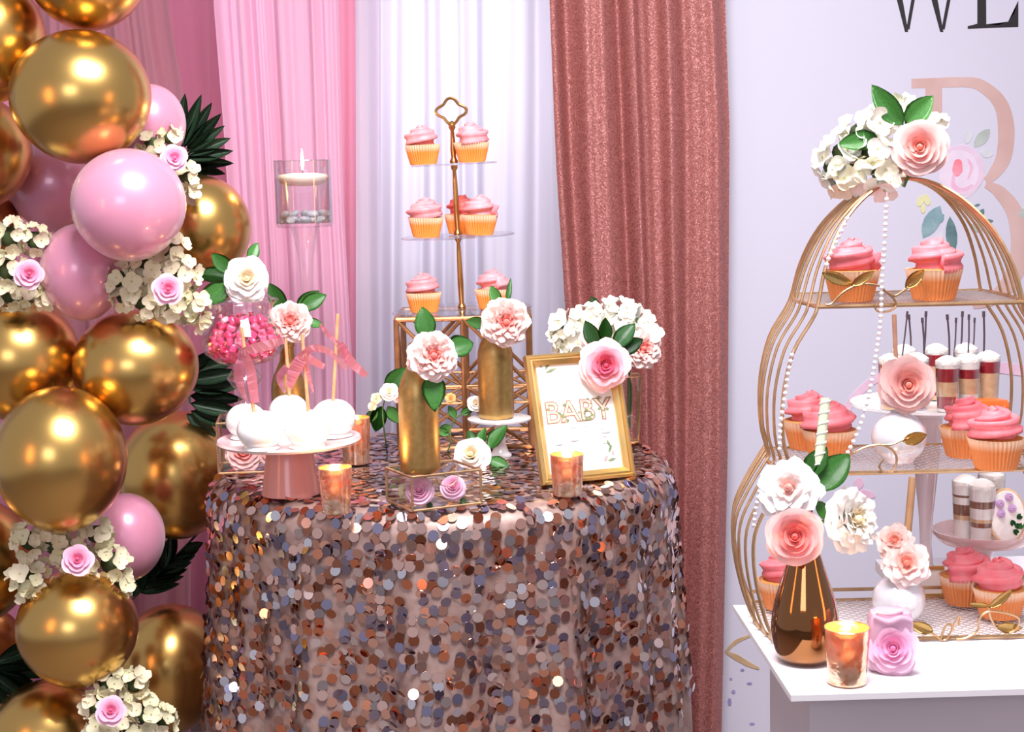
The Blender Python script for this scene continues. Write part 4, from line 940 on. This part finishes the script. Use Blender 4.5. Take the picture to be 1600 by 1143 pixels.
# ------------------------------------------------------------------ gold three shelf birdcage stand
CY0 = on(1300, 1004, BZ).y; CY1 = CY0 + .205; CXc = at(1434, 1000, CY0).x
cg = thing('birdcage_stand', 'three shelf gold wire birdcage stand on the white display table', 'display stand', (CXc, CY0, BZ+.0005))
kf = CY0/F
zl = [at(1400, y, CY0).z - BZ for y in (1002, 738, 477)]
PROFILE = [(.003, 231), (.04, 247), (.10, 262), (.155, 262), (.2, 240), (zl[1], 212), (zl[1]+.012, 206), (zl[1]+.05, 216), (zl[1]+.11, 216), (zl[1]+.17, 200), (zl[2]-.02, 172), (zl[2], 162), (zl[2]+.05, 148), (zl[2]+.10, 122), (zl[2]+.14, 82), (zl[2]+.163, 40), (zl[2]+.17, 0)]
NW = 7
for w_ in range(NW):
    t_ = w_/(NW-1); bow = 14*math.sin(PI*t_)
    left = []
    for z, h in PROFILE:
        s = max(0, (z-zl[2])/.17); y = (.5 + (t_-.5)*(1-.72*s**1.6))*.205
        left.append(Vector((-(h + bow*(1-s))*kf, y, z)))
    pts = left + [Vector((-p.x, p.y, p.z)) for p in reversed(left[:-1])]
    part('arch_wire', M().add(*tube(crom(pts, 4), .0026 if w_ in (0, NW-1) else .0021, 6)), WIRE_GOLD, cg)
dd = .205
for z, hpx, zi in ((zl[0], 231, 0), (zl[1], 208, 1), (zl[2], 162, 2)):
    h = hpx*kf; zz = max(z, .0035)
    part('shelf_rim', M().add(*tube([Vector((-h, 0, zz)), Vector((h, 0, zz)), Vector((h+14*kf, dd/2, zz)), Vector((h, dd, zz)), Vector((-h, dd, zz)), Vector((-h-14*kf, dd/2, zz))], .003, 8, True)), WIRE_GOLD, cg)
    mesh = M(); step = .0150
    def seg(a, b_):
        a, b_ = Vector(a), Vector(b_); mesh.add(*tube([a, b_], .0007, 4, caps=False))
    n = int((2*h+dd)/step)
    for i in range(n):
        # two sets of slanting wires make the diamond netting of the shelf
        for sgn in (1, -1):
            x0 = -h - dd + i*step*1.0 if sgn > 0 else -h + i*step; x1 = x0 + dd*sgn; a, b_ = (x0, 0.), (x1, dd)
            lo, hi = 0., 1.
            dx = x1-x0
            ta, tb_ = sorted(((-h-x0)/dx, (h-x0)/dx)); lo, hi = max(lo, ta), min(hi, tb_)
            if hi-lo > .02: seg((x0+dx*lo, dd*lo, zz-.0006), (x0+dx*hi, dd*hi, zz+.0006))
    part('shelf_netting', mesh, NET, cg, kind='stuff')
part('shelf_back_bar', M().add(*tube([(-231*kf, dd, .02), (231*kf, dd, .02)], .0028, 8)), WIRE_GOLD, cg)
def cl_(x, y, d=-.006): return at(x, y, CY0+d) - Vector((CXc, CY0, BZ+.0005))
def scroll(pts, r=.0016, d=-.006): part('wire_scroll', M().add(*tube(crom([cl_(x, y, d) for x, y in pts], 6), r, 6)), WIRE_GOLD, cg)
GLF = noisy('gold_metal_leaf', (226, 196, 128), (190, 156, 90), 50, .3, .95)
def wleaf(x, y, ang, ln, wd=.42, d=-.007, roll=0):
    X = Matrix.Translation(cl_(x, y, d)) @ Matrix.Rotation(PI/2, 4, 'X') @ Matrix.Rotation(math.radians(ang-90), 4, 'Z') @ Matrix.Rotation(math.radians(roll), 4, 'Y') @ Matrix.Diagonal((ln*kf,)*3+(1,))
    link('wire_leaf', leaf_mesh(GLF, wd, .18, .3), cg, X)
scroll([(1290, 476), (1300, 474), (1318, 456), (1345, 444), (1372, 446), (1384, 455), (1398, 462), (1412, 454), (1424, 444)])
scroll([(1384, 455), (1396, 466), (1400, 478), (1388, 486), (1372, 486), (1366, 476)])
wleaf(1284, 426, -22, 56, .34); wleaf(1330, 446, 30, 44, .34); wleaf(1414, 449, 40, 42, .5)
scroll([(1320, 718), (1336, 706), (1356, 697), (1378, 695), (1396, 704), (1401, 720), (1394, 736), (1382, 738), (1374, 728), (1380, 718)])
scroll([(1378, 695), (1394, 694), (1408, 688), (1420, 684)]); wleaf(1410, 689, 12, 42, .5)
scroll([(1440, 985), (1458, 990), (1474, 1000), (1484, 990), (1492, 972), (1500, 962), (1498, 976)]); wleaf(1458, 986, 160, 40, .5)
scroll([(1494, 998), (1510, 996), (1528, 984), (1530, 966), (1545, 955), (1570, 957), (1592, 966), (1586, 984), (1570, 990)]); scroll([(1470, 998), (1476, 980), (1484, 974), (1490, 984)])
wleaf(1512, 943, -8, 42, .22); wleaf(1545, 949, 34, 50, .3, -.008); wleaf(1556, 978, -8, 46, .4)
scroll([(1545, 949), (1548, 964), (1556, 980)])
part('finial', M().add(*lathe([(.004, zl[2]+.17), (.012, zl[2]+.172), (.006, zl[2]+.18), (.011, zl[2]+.19), (0, zl[2]+.2)], 16)), WIRE_GOLD, cg, mtx=Matrix.Translation((0, dd/2, 0)))
# pearl strings
def pearls(label, pts, step=8.6, d=-.012, rp=3.7):
    P0 = at(*pts[0], CY0+d); t = thing('pearl_string', label, 'garland', P0, None, 'pearl strings on the birdcage stand')
    C = crom([at(x, y, CY0+d + (pts_d or 0)) - P0 for (x, y), pts_d in zip(pts, [0]*len(pts))], 20); acc = 0; mm = M(); n = 0
    for a, b_ in zip(C, C[1:]):
        acc += (b_-a).length
        if acc >= step*kf: acc = 0; mm.add(*ball(rp*kf, b_.x, b_.y, b_.z, 10, 7))
    part('pearls', mm, PEARL_BEAD, t, kind='stuff'); part('thread', M().add(*tube(C, .0004, 4)), WHITE, t)
pearls('pearl string hanging from the top centre of the birdcage stand', [(1386, 300), (1382, 380), (1378, 440), (1376, 500), (1368, 560), (1357, 620), (1342, 670), (1322, 712)])
pearls('pearl string along the left wires of the birdcage dome', [(1328, 332), (1312, 366), (1296, 400), (1290, 420)])
pearls('pearl string along the left wires of the middle tier', [(1240, 545), (1232, 580), (1226, 620), (1220, 660), (1218, 702)])
pearls('pearl string along the left wires of the bottom tier', [(1206, 726), (1190, 756), (1182, 790), (1178, 822)])

# cupcakes in the cage
def cage_pt(px, py, z): q = on(px, py, BZ+z+.0035); return Vector((q.x, q.y, BZ+.0005+max(z, .0035)+.0035))
GC = 'coral frosted cupcakes on the birdcage shelves'
def ccup(i, label, px, py, zi, rz): cupcake(PROC[i], label, cage_pt(px, py, zl[zi]), GC, rz)
ccup(0, 'cupcake at the left of the top birdcage shelf', 1331, 470, 2, .4)
ccup(1, 'cupcake at the right of the top birdcage shelf', 1459, 468, 2, 1.9)
ccup(1, 'rear left cupcake on the middle birdcage shelf', 1264, 700, 1, 2.4)
ccup(0, 'front left cupcake on the middle birdcage shelf, behind the striped stick', 1296, 716, 1, 3.0)
ccup(0, 'rear cupcake of the right pair on the middle birdcage shelf', 1510, 712, 1, 4.4)
ccup(1, 'front cupcake of the right pair on the middle birdcage shelf', 1556, 731, 1, 5.0)
ccup(0, 'cupcake at the left of the bottom birdcage shelf, behind the bronze vase', 1224, 952, 0, 5.5)
ccup(1, 'rear cupcake of the right pair on the bottom birdcage shelf', 1508, 945, 0, .9)
ccup(0, 'front cupcake of the right pair on the bottom birdcage shelf', 1562, 966, 0, 1.4)
# pearl white sphere pots with flowers
def pot(label, px, py, z, rp, base):
    P_ = on(px, py, z); k_ = P_.y/F; P_.z = z; t = thing('sphere_vase', label, 'vase', P_, None, 'pearl white round vases in the birdcage')
    R_ = rp*k_; prof = [(0, 0), (R_*.5, 0), (R_*.56, .003)]
    prof += [(R_*math.cos(a), R_*.93 + R_*.97*math.sin(a)) for a in [-PI*.3 + PI*.7*q/14 for q in range(15)]] + [(R_*.3, R_*1.92), (R_*.26, R_*1.8), (0, R_*1.3)]
    part('body', M().add(*lathe(prof, 44)), PEARL, t, angle=None); return t, P_, R_, k_
_, Pq, Rq, kq = pot('pearl white round vase on the middle birdcage shelf', 1404, 722, BZ+zl[1]+.0045, 43, 0)
flower('rose', 'large blush foam rose in the round vase on the middle birdcage shelf', 1418, 600, Pq.y-.012, 46, 'foam', P_BLUSH, (.1, -.05), (), None, [Pq + Vector((0, 0, Rq*1.9)), Pq + Vector((0, 0, Rq*1.4))], cat='rose')
_, Pq, Rq, kq = pot('pearl white round vase on the bottom birdcage shelf', 1404, 972, BZ+.0085, 42, 0)
flower('magnolia', 'small pale pink magnolia bloom, upper one in the round vase on the bottom shelf', 1398, 846, Pq.y-.006, 30, 'magnolia', P_MAGN, (-.1, .3), (), None, [Pq + Vector((0, 0, Rq*1.9)), Pq + Vector((0, 0, Rq*1.4))])
flower('magnolia', 'pale pink magnolia bloom in the round vase on the bottom birdcage shelf', 1416, 880, Pq.y-.022, 38, 'magnolia', P_MAGN, (.1, .1), (), None, [Pq + Vector((0, 0, Rq*1.9)), Pq + Vector((0, 0, Rq*1.4))])

# flowers on top of the cage
TY = CY0 + dd/2 - .03
GTOP = 'flowers on top of the birdcage stand'
flower('rose', 'blush foam rose on top of the birdcage stand', 1437, 231, TY-.02, 44, 'foam', P_BLUSH, (.0, .1), [(-25, -38, 130, 80, 8, LEAF, .46), (-22, -38, 46, 60, 8, LEAF, .62), (-62, -18, 188, 66, 26, LEAF, .5)], GTOP, [at(1412, 292, TY)], cat='rose')
hydrangea('white hydrangea on top of the birdcage stand, left of the blush rose', 1340, 246, TY+.022, [(-26, -10, 24), (-40, 14, 22), (0, -40, 24), (20, -8, 26), (-8, 24, 26), (34, 24, 22), (44, 40, 14), (24, -50, 22), (-26, 36, 16)], 20, 5.2, GTOP, (-.1, .2), mats=WF, green=.3)
hydrangea('few white hydrangea petals behind the leaves atop the birdcage stand', 1410, 168, TY+.02, [(0, -2, 14), (54, 24, 10), (-20, 20, 14)], 12, 7, GTOP, mats=WF)

# front of the display table: bronze vase with bouquet, votive, rose favour
Pn = on(1258, 1032, BZ); k = Pn.y/F; Pn.z = BZ+.0005
nz = lambda py: max(0, at(1262, py, Pn.y).z - BZ)
bv = thing('bronze_vase', 'teardrop bronze glass vase holding the rose bouquet', 'vase', Pn)
VP = [(0, .001), (30*k, 0), (40*k, .004), (48*k, nz(1016)), (54*k, nz(990)), (54*k, nz(968)), (49*k, nz(940)), (40*k, nz(912)), (29*k, nz(880)), (20*k, nz(850)), (17*k, nz(830)), (18*k, nz(818)), (15*k, nz(818)), (13*k, nz(850)), (0, nz(860))]
part('body', M().add(*lathe([tuple(v) for v in crom([(a, 0, b_) for a, b_ in VP], 4)] and [(max(0, v.x), v.z) for v in crom([(a, 0, b_) for a, b_ in VP], 4)], 56)), BRONZE_GLASS, bv, angle=None)
GV = 'bouquet in the bronze vase'
st = [Pn + Vector((0, 0, nz(822))), Pn + Vector((0, 0, nz(880)))]
flower('rose', 'large coral pink foam rose in the bronze vase bouquet', 1242, 838, Pn.y-.035, 53, 'foam', P_CORAL, (.0, .0), [], GV, st, cat='rose', squash=.88)
flower('gardenia', 'blush white bloom above the coral rose in the bronze vase', 1233, 764, Pn.y-.01, 50, 'magnolia', petal_mats('blush_white_petal', [(240, 180, 168), (248, 222, 214), (252, 240, 236), (252, 246, 244)]), (-.1, .2), [(26, -22, 62, 60, 5, LEAF, .62), (40, -2, 52, 84, -4, LEAF, .6), (44, 14, -62, 36, 0)], GV, st)
flower('peony', 'white peony on the right of the bronze vase bouquet', 1327, 812, Pn.y-.012, 54, 'peony', P_WHITE, (.85, .1), [], GV, st)
# pale green striped stick in the bouquet
sa, sb = at(1290, 622, Pn.y+.03), at(1278, 735, Pn.y+.01)
ckt = thing('striped_stick', 'pale green and white striped stick rising from the bronze vase bouquet', 'stick', sb)
Cs = [(sa-sb)*(q/20) for q in range(21)]; W2 = 9.5*k
part('shaft', M().add(*tube(Cs, W2*.86, 14)), mat('pale_green_paper', (206, 216, 184), .6), ckt)
ax_ = (sa-sb).normalized(); u_ = ax_.orthogonal().normalized(); v_ = ax_.cross(u_)
part('stripe', M().add(*tube([(sa-sb)*(q/80) + (u_*math.cos(q*.55) + v_*math.sin(q*.55))*W2*.8 for q in range(81)], W2*.22, 5)), mat('white_paper_stripe', (240, 240, 228), .6), ckt)
part('stick_stem', M().add(*tube([Vector((0, 0, 0)), Pn + Vector((.002, .004, nz(850))) - sb], .002, 6)), STEM, ckt)

votive('lit rose gold votive on the white display table before the bronze vase', 1323, 1066, 37, 32, 92, BZ+.0005, .8)
# translucent favour box shaped as a pouch with a pink rose on its face
Pp = on(1390, 1044, BZ+.0005); k = Pp.y/F
fv = thing('rose_favor', 'clear pink wrapped rose favor beside the lit votive', 'favor', Pp)
def sq(u, r_, h0):                           # rounded square section
    a = 2*PI*u; e = 4.; cc_, ss_ = math.cos(a), math.sin(a); q = (abs(cc_)**e + abs(ss_)**e)**(-1/e); return (r_*q*cc_, r_*.62*q*ss_, h0)
prof = [(0, .0005), (30, .0005), (35, 3*k), (36, 30*k), (36, 62*k), (35, 84*k), (31, 95*k), (18, 101*k), (0, 102*k)]
V = [sq(j/32, r_*k, h0) for r_, h0 in prof for j in range(32)]
part('pouch', M().add(V, [(i*32+j, i*32+(j+1) % 32, (i+1)*32+(j+1) % 32, (i+1)*32+j) for i in range(len(prof)-1) for j in range(32)]), mat('pink_sheer_wrap', (246, 200, 228), .3, 0, Transmission_Weight=.25, Coat_Weight=.6), fv)
def bloom(parent, loc, R_, style, mats_, rot, seed):
    s_ = bpy.data.objects.new('bloom', None); COL.objects.link(s_); s_.parent = parent; s_.location = loc; s_.rotation_mode = 'QUATERNION'; s_.rotation_quaternion = rot; build_petals(s_, R_, style, mats_, seed)
bloom(fv, (0, -22*k, 40*k), 41*k, 'foam', P_LILAC, face_cam(Pp), 4)
part('fold', M().add(*tube(crom([(-30*k, -19*k, 92*k), (-8*k, -23*k, 84*k), (12*k, -23*k, 90*k), (30*k, -19*k, 84*k)], 6), 4*k, 8)), MATS['pink_sheer_wrap'], fv)
part('fold', M().add(*tube(crom([(-26*k, -18*k, 100*k), (-4*k, -18*k, 96*k), (16*k, -18*k, 101*k)], 6), 3*k, 8)), MATS['pink_sheer_wrap'], fv)

# ------------------------------------------------------------------ white table behind the cage with the dessert stands
ZB = BZ-.004; bY0 = Yb+.02
xb = at(1426, 930, bY0).x
bt_ = thing('rear_table', 'white table behind the birdcage holding dessert stands', 'table', (xb, bY0, 0))
part('tabletop', M().add(*box(0, .72, 0, .26, ZB-.02, ZB, .002)), WHITE_BOARD, bt_, False)
part('plinth', M().add(*box(.03, .68, .03, .23, FZ+.002, ZB-.02, .002)), PLINTH, bt_, False)
Pt = on(1446, 880, ZB); Pt = Vector((at(1446, 880, bY0+.14).x, bY0+.14, ZB+.0005)); k = Pt.y/F
tz_ = at(1446, 640, Pt.y).z - Pt.z
ts = thing('dessert_stand', 'tall stemmed dessert stand with a white plate behind the birdcage', 'cake stand', Pt)
sw = mat('pearl_pink_glass', (240, 222, 226), .12, 0, Coat_Weight=1., Transmission_Weight=.3)
part('stem', M().add(*lathe([(0, 0), (42*k, 0), (40*k, .003), (22*k, .008), (12*k, .02), (9*k, tz_*.2), (11*k, tz_*.36), (16*k, tz_*.54), (21*k, tz_*.74), (25*k, tz_-.004), (25*k, tz_)], 36, True)), sw, ts)
pr = 120*k
part('plate', M().add(*lathe([(0, tz_), (pr*.7, tz_), (pr, tz_+.010), (pr*.995, tz_+.014), (pr*.97, tz_+.013), (pr*.72, tz_+.0045), (0, tz_+.004)], 64)), WHITE, ts)
# layered dessert cups with dark sticks
JAM = noisy('red_jam', (176, 34, 48), (140, 20, 36), 60, .3, 0, 0, Coat_Weight=.4); CAKE = noisy('sponge_layer', (232, 196, 156), (214, 172, 132), 90, .8, 0, .3); WHIP = noisy('whipped_cream', (252, 248, 244), (244, 236, 230), 60, .5, 0, .4); CHOC = noisy('chocolate_layer', (112, 66, 44), (150, 96, 66), 60, .6)
DARK = mat('dark_plastic_stick', (74, 60, 72), .4)
CUPGLASS = thin_glass('clear_cup_plastic', (255, 255, 255), .02)
def cup(label, px, py, Y, z, rp, hp, layers, group, n=32):
    k_ = Y/F; P_ = Vector((at(px, py, Y).x, Y, z)); t = thing('dessert_cup', label, 'dessert cup', P_, None, group); R_, H_ = rp*k_, hp*k_
    part('cup', M().add(*lathe([(0, 0), (R_*.78, 0), (R_*.8, .002), (R_, H_), (R_*.97, H_), (R_*.78, .004)], n)), CUPGLASS, t)
    for mt_, a, b_, nm in layers:
        ra = lambda f: R_*(.76+.2*f)
        part(nm, M().add(*lathe([(0, H_*a), (ra(a), H_*a), (ra(b_), H_*b_), (0, H_*b_)], n, wob=lambda an, zz: 1+.012*math.sin(5*an+zz*300))), mt_, t)
    tp_ = M().add(*lathe([(R_*.95, H_*.93), (R_*.92, H_*1.0), (R_*.6, H_*1.06), (R_*.2, H_*1.1), (0, H_*1.1)], 20, wob=lambda an, zz: 1+.06*math.sin(6*an+zz*200)))
    part('cream_top', tp_, WHIP, t); return t, P_, R_, H_
GCU = 'strawberry dessert cups on the tall stand'
zc = Pt.z + tz_ + .0045
L1 = [(JAM, .03, .2, 'jam'), (WHIP, .2, .32, 'cream'), (CAKE, .32, .62, 'sponge'), (JAM, .62, .8, 'jam'), (WHIP, .8, .95, 'cream')]
L2 = [(WHIP, .03, .08, 'cream'), (JAM, .08, .32, 'jam'), (CAKE, .32, .6, 'sponge'), (JAM, .6, .86, 'jam'), (WHIP, .86, .95, 'cream')]
L3 = [(CAKE, .03, .12, 'sponge'), (JAM, .12, .2, 'jam'), (CAKE, .2, .68, 'sponge'), (JAM, .68, .9, 'jam'), (WHIP, .9, .95, 'cream')]
for lab, px, dy, ly in (('strawberry dessert cup at the left of the tall stand, beside the brown straw', 1391, -.02, L3), ('dessert cup hidden mostly behind the large blush rose', 1432, -.02, L1), ('dessert cup right beside the blush rose with the most red jam', 1480, -.055, L2), ('middle dessert cup of the three right of the blush rose', 1512, -.035, L1), ('rightmost dessert cup on the tall stand, with a pale sponge centre', 1543, -.015, L3), ('rear left dessert cup on the tall stand', 1412, .07, L1), ('rear middle dessert cup on the tall stand', 1462, .07, L3), ('rear right dessert cup on the tall stand', 1508, .07, L1)):
    cup(lab, px, 620, Pt.y+dy, zc, 19.5, 82, ly, GCU)
ORD = 'first second third fourth fifth sixth seventh eighth ninth tenth'.split()
for i, (x0, x1, dy, w_) in enumerate(((1418, 1408, -.02, 1.2), (1420, 1424, .07, 1.5), (1441, 1444, -.02, 1.5), (1447, 1443, .07, 1.5), (1480, 1484, -.055, 1.5), (1494, 1490, .07, 1.3), (1504, 1500, .07, 1.5), (1514, 1512, -.035, 1.3), (1523, 1519, .07, 1.2), (1537, 1537, -.015, 1.6))):
    Y_ = Pt.y+dy; a, b_ = at(x1, 560, Y_), at(x0, 486 + (i % 3)*5, Y_)
    t = thing('stirrer', f'dark stirrer in the dessert cups, {ORD[i]} from the left', 'stirrer', a, None, 'dark stirrers in the dessert cups')
    part('shaft', M().add(*tube([Vector((0, 0, -.012)), (b_-a)*.5 + Vector((.001, 0, 0)), b_-a], w_*k, 6)), DARK, t)
    part('grip', M().add(*tube([(b_-a)*.88, (b_-a)*1.0], w_*1.5*k, 6)), DARK, t)
a, b_ = at(1401, 566, Pt.y-.03), at(1397, 491, Pt.y-.03); t = thing('paper_straw', 'flat brown straw standing in the left dessert cup', 'straw', a)
part('shaft', M().add(*tube([Vector((0, 0, -.02)), b_-a], 3.6*k, 10)), noisy('brown_straw_paper', (176, 132, 108), (160, 116, 94), 40, .6), t)
# orange glossy confection on the plate edge
Po = Vector((at(1538, 634, Pt.y-.06).x, Pt.y-.075, zc)); t = thing('orange_confection', 'glossy orange pillow shaped confection in front of the dessert cups', 'confection', Po)
V = [(lambda a, q, hh: (q*math.copysign(abs(math.cos(a))**.6, math.cos(a))*34*k, q*math.copysign(abs(math.sin(a))**.7, math.sin(a))*15*k, hh*k))(2*PI*j/28, q, hh) for q, hh in ((.01, .3), (.85, .3), (.98, 4), (1, 10), (.97, 16), (.85, 21), (.5, 23), (.01, 23.5)) for j in range(28)]
part('body', M().add(V, [(i*28+j, i*28+(j+1) % 28, (i+1)*28+(j+1) % 28, (i+1)*28+j) for i in range(7) for j in range(28)]), noisy('orange_glaze', (246, 120, 44), (238, 100, 30), 20, .25, 0, 0, Coat_Weight=.6), t)
part('paper_case', M().add(*[[(x*1.06, y*1.06, z*.5) for x, y, z in V[28:28*5]], [(i*28+j, i*28+(j+1) % 28, (i+1)*28+(j+1) % 28, (i+1)*28+j) for i in range(3) for j in range(28)]]), PAPER_C, t)
# pink plate with dessert cups and an oval cookie
Y2 = bY0 + .055; P2_ = Vector((at(1536, 850, Y2).x, Y2, ZB+.0005)); k = Y2/F; hz = at(1536, 846, Y2).z - ZB
ps = thing('pink_cake_plate', 'pale pink glass cake plate behind the lower birdcage shelf', 'cake stand', P2_)
part('pedestal', M().add(*lathe([(0, 0), (34*k, 0), (34*k, .003), (12*k, .01), (10*k, hz*.6), (24*k, hz-.002)], 32, True)), sw, ps)
part('plate', M().add(*lathe([(0, hz-.002), (24*k, hz-.002), (66*k, hz), (79*k, hz+.012), (80*k, hz+.02), (78*k, hz+.02), (64*k, hz+.004), (0, hz+.003)], 56)), mat('pale_pink_opal_glass', (242, 206, 206), .15, 0, Coat_Weight=.8, Transmission_Weight=.2), ps)
L4 = [(WHIP, .02, .3, 'cream'), (CHOC, .3, .38, 'chocolate'), (CAKE, .38, .44, 'crumb'), (WHIP, .44, .62, 'cream'), (CHOC, .62, .74, 'chocolate'), (WHIP, .74, .95, 'cream')]
L5 = [(WHIP, .02, .36, 'cream'), (CAKE, .36, .44, 'crumb'), (CHOC, .44, .62, 'chocolate'), (WHIP, .62, .74, 'cream'), (CHOC, .74, .78, 'chocolate'), (WHIP, .78, .95, 'cream')]
GS = 'chocolate dessert cups on the pink plate'
for lab, px, dy, ly in (('left chocolate layered dessert cup on the pink plate', 1508, 0, L5), ('front chocolate layered dessert cup on the pink plate', 1534, -.03, L4), ('rear chocolate layered dessert cup on the pink plate', 1548, .04, L5)):
    cup(lab, px, 830, Y2+dy, ZB+hz+.0045, 22, 96, ly, GS)
Pk = Vector((at(1576, 850, Y2-.05).x, Y2-.045, ZB+hz+.005)); k = Pk.y/F
ck = thing('iced_cookie', 'oval white iced cookie with lilac icing roses on the pink plate', 'cookie', Pk, (math.radians(-12), 0, 0))
V, Fc = lathe([(0, -.004), (.95, -.004), (1, -.001), (1, .002), (.93, .004), (0, .0042)], 36)
ovm = Matrix.Translation((0, 0, 46*k)) @ Matrix.Rotation(PI/2, 4, 'X')
part('biscuit', M().add([(ovm @ Vector((x*31*k, y*45*k, z))) for x, y, z in V], Fc), CAKE, ck)
part('icing', M().add([(ovm @ Vector((x*28*k, y*41*k, z+.002))) for x, y, z in V], Fc), WHIP, ck)
LIL = mat('lilac_icing', (214, 178, 222), .5); GIC = mat('green_icing', (52, 128, 60), .5)
for x, y in ((-11, 20), (-10, 4), (4, 30), (8, 12)):
    part('icing_rose', M().add(*tube([((.55-.5*q/30)*9*k*math.cos(q*.5), (.55-.5*q/30)*9*k*math.sin(q*.5), .0002*q) for q in range(31)], 2.3*k, 6)).add(*ball(7.5*k, 0, 0, -.002, 12, 6, .6)), LIL, ck, mtx=ovm @ Matrix.Translation((x*k, y*k, .0075)))
for x, y, a in ((6, -6, 200), (10, -14, 250), (14, -4, 300), (8, -22, 230), (16, -20, 310)):
    link('icing_leaf', leaf_mesh(GIC, .7), ck, ovm @ Matrix.Translation((x*k, y*k, .007)) @ Matrix.Rotation(math.radians(a), 4, 'Z') @ Matrix.Diagonal((13*k,)*3+(1,)))
# little gold photo frame at the front of the rear table
Pg = on(1456, 922, ZB+.0005); Pg.y = bY0+.012; Pg.x = at(1456, 920, Pg.y).x; k = Pg.y/F
gf = thing('small_gold_frame', 'small gold frame behind the round vase on the bottom birdcage shelf', 'picture frame', Pg, (math.radians(-10), 0, 0))
for x0, x1, z0, z1 in ((-30, 22, 0, 6), (-30, 22, 44, 50), (-30, -24, 6, 44), (16, 22, 6, 44)): part('frame_rail', M().add(*box(x0*k, x1*k, -.003, .003, z0*k, z1*k, .0008)), FRM, gf, False)
part('card', M().add(*box(-24*k, 16*k, -.001, .001, 6*k, 44*k)), mat('cream_card', (236, 228, 226), .6), gf, False)
# gold easel leg leaning against the banner behind the desserts
e0, e1 = at(1416, 838, 3.3), at(1426, 745, 3.3)
top = e0 + (e1-e0)*3.0; bot = e0 + (e0-e1)*((e0.z-FZ)/(e1.z-e0.z)); bot.z = FZ+.006; top.y += .5; bot.y = 3.25
es = thing('easel_leg', 'slim wooden pole leaning behind the tall dessert stand', 'pole', bot)
part('pole', M().add(*tube([Vector((0, 0, 0)), (e1-bot)], .008, 10)), noisy('gold_brown_wood', (196, 150, 112), (178, 130, 92), 20, .5), es)
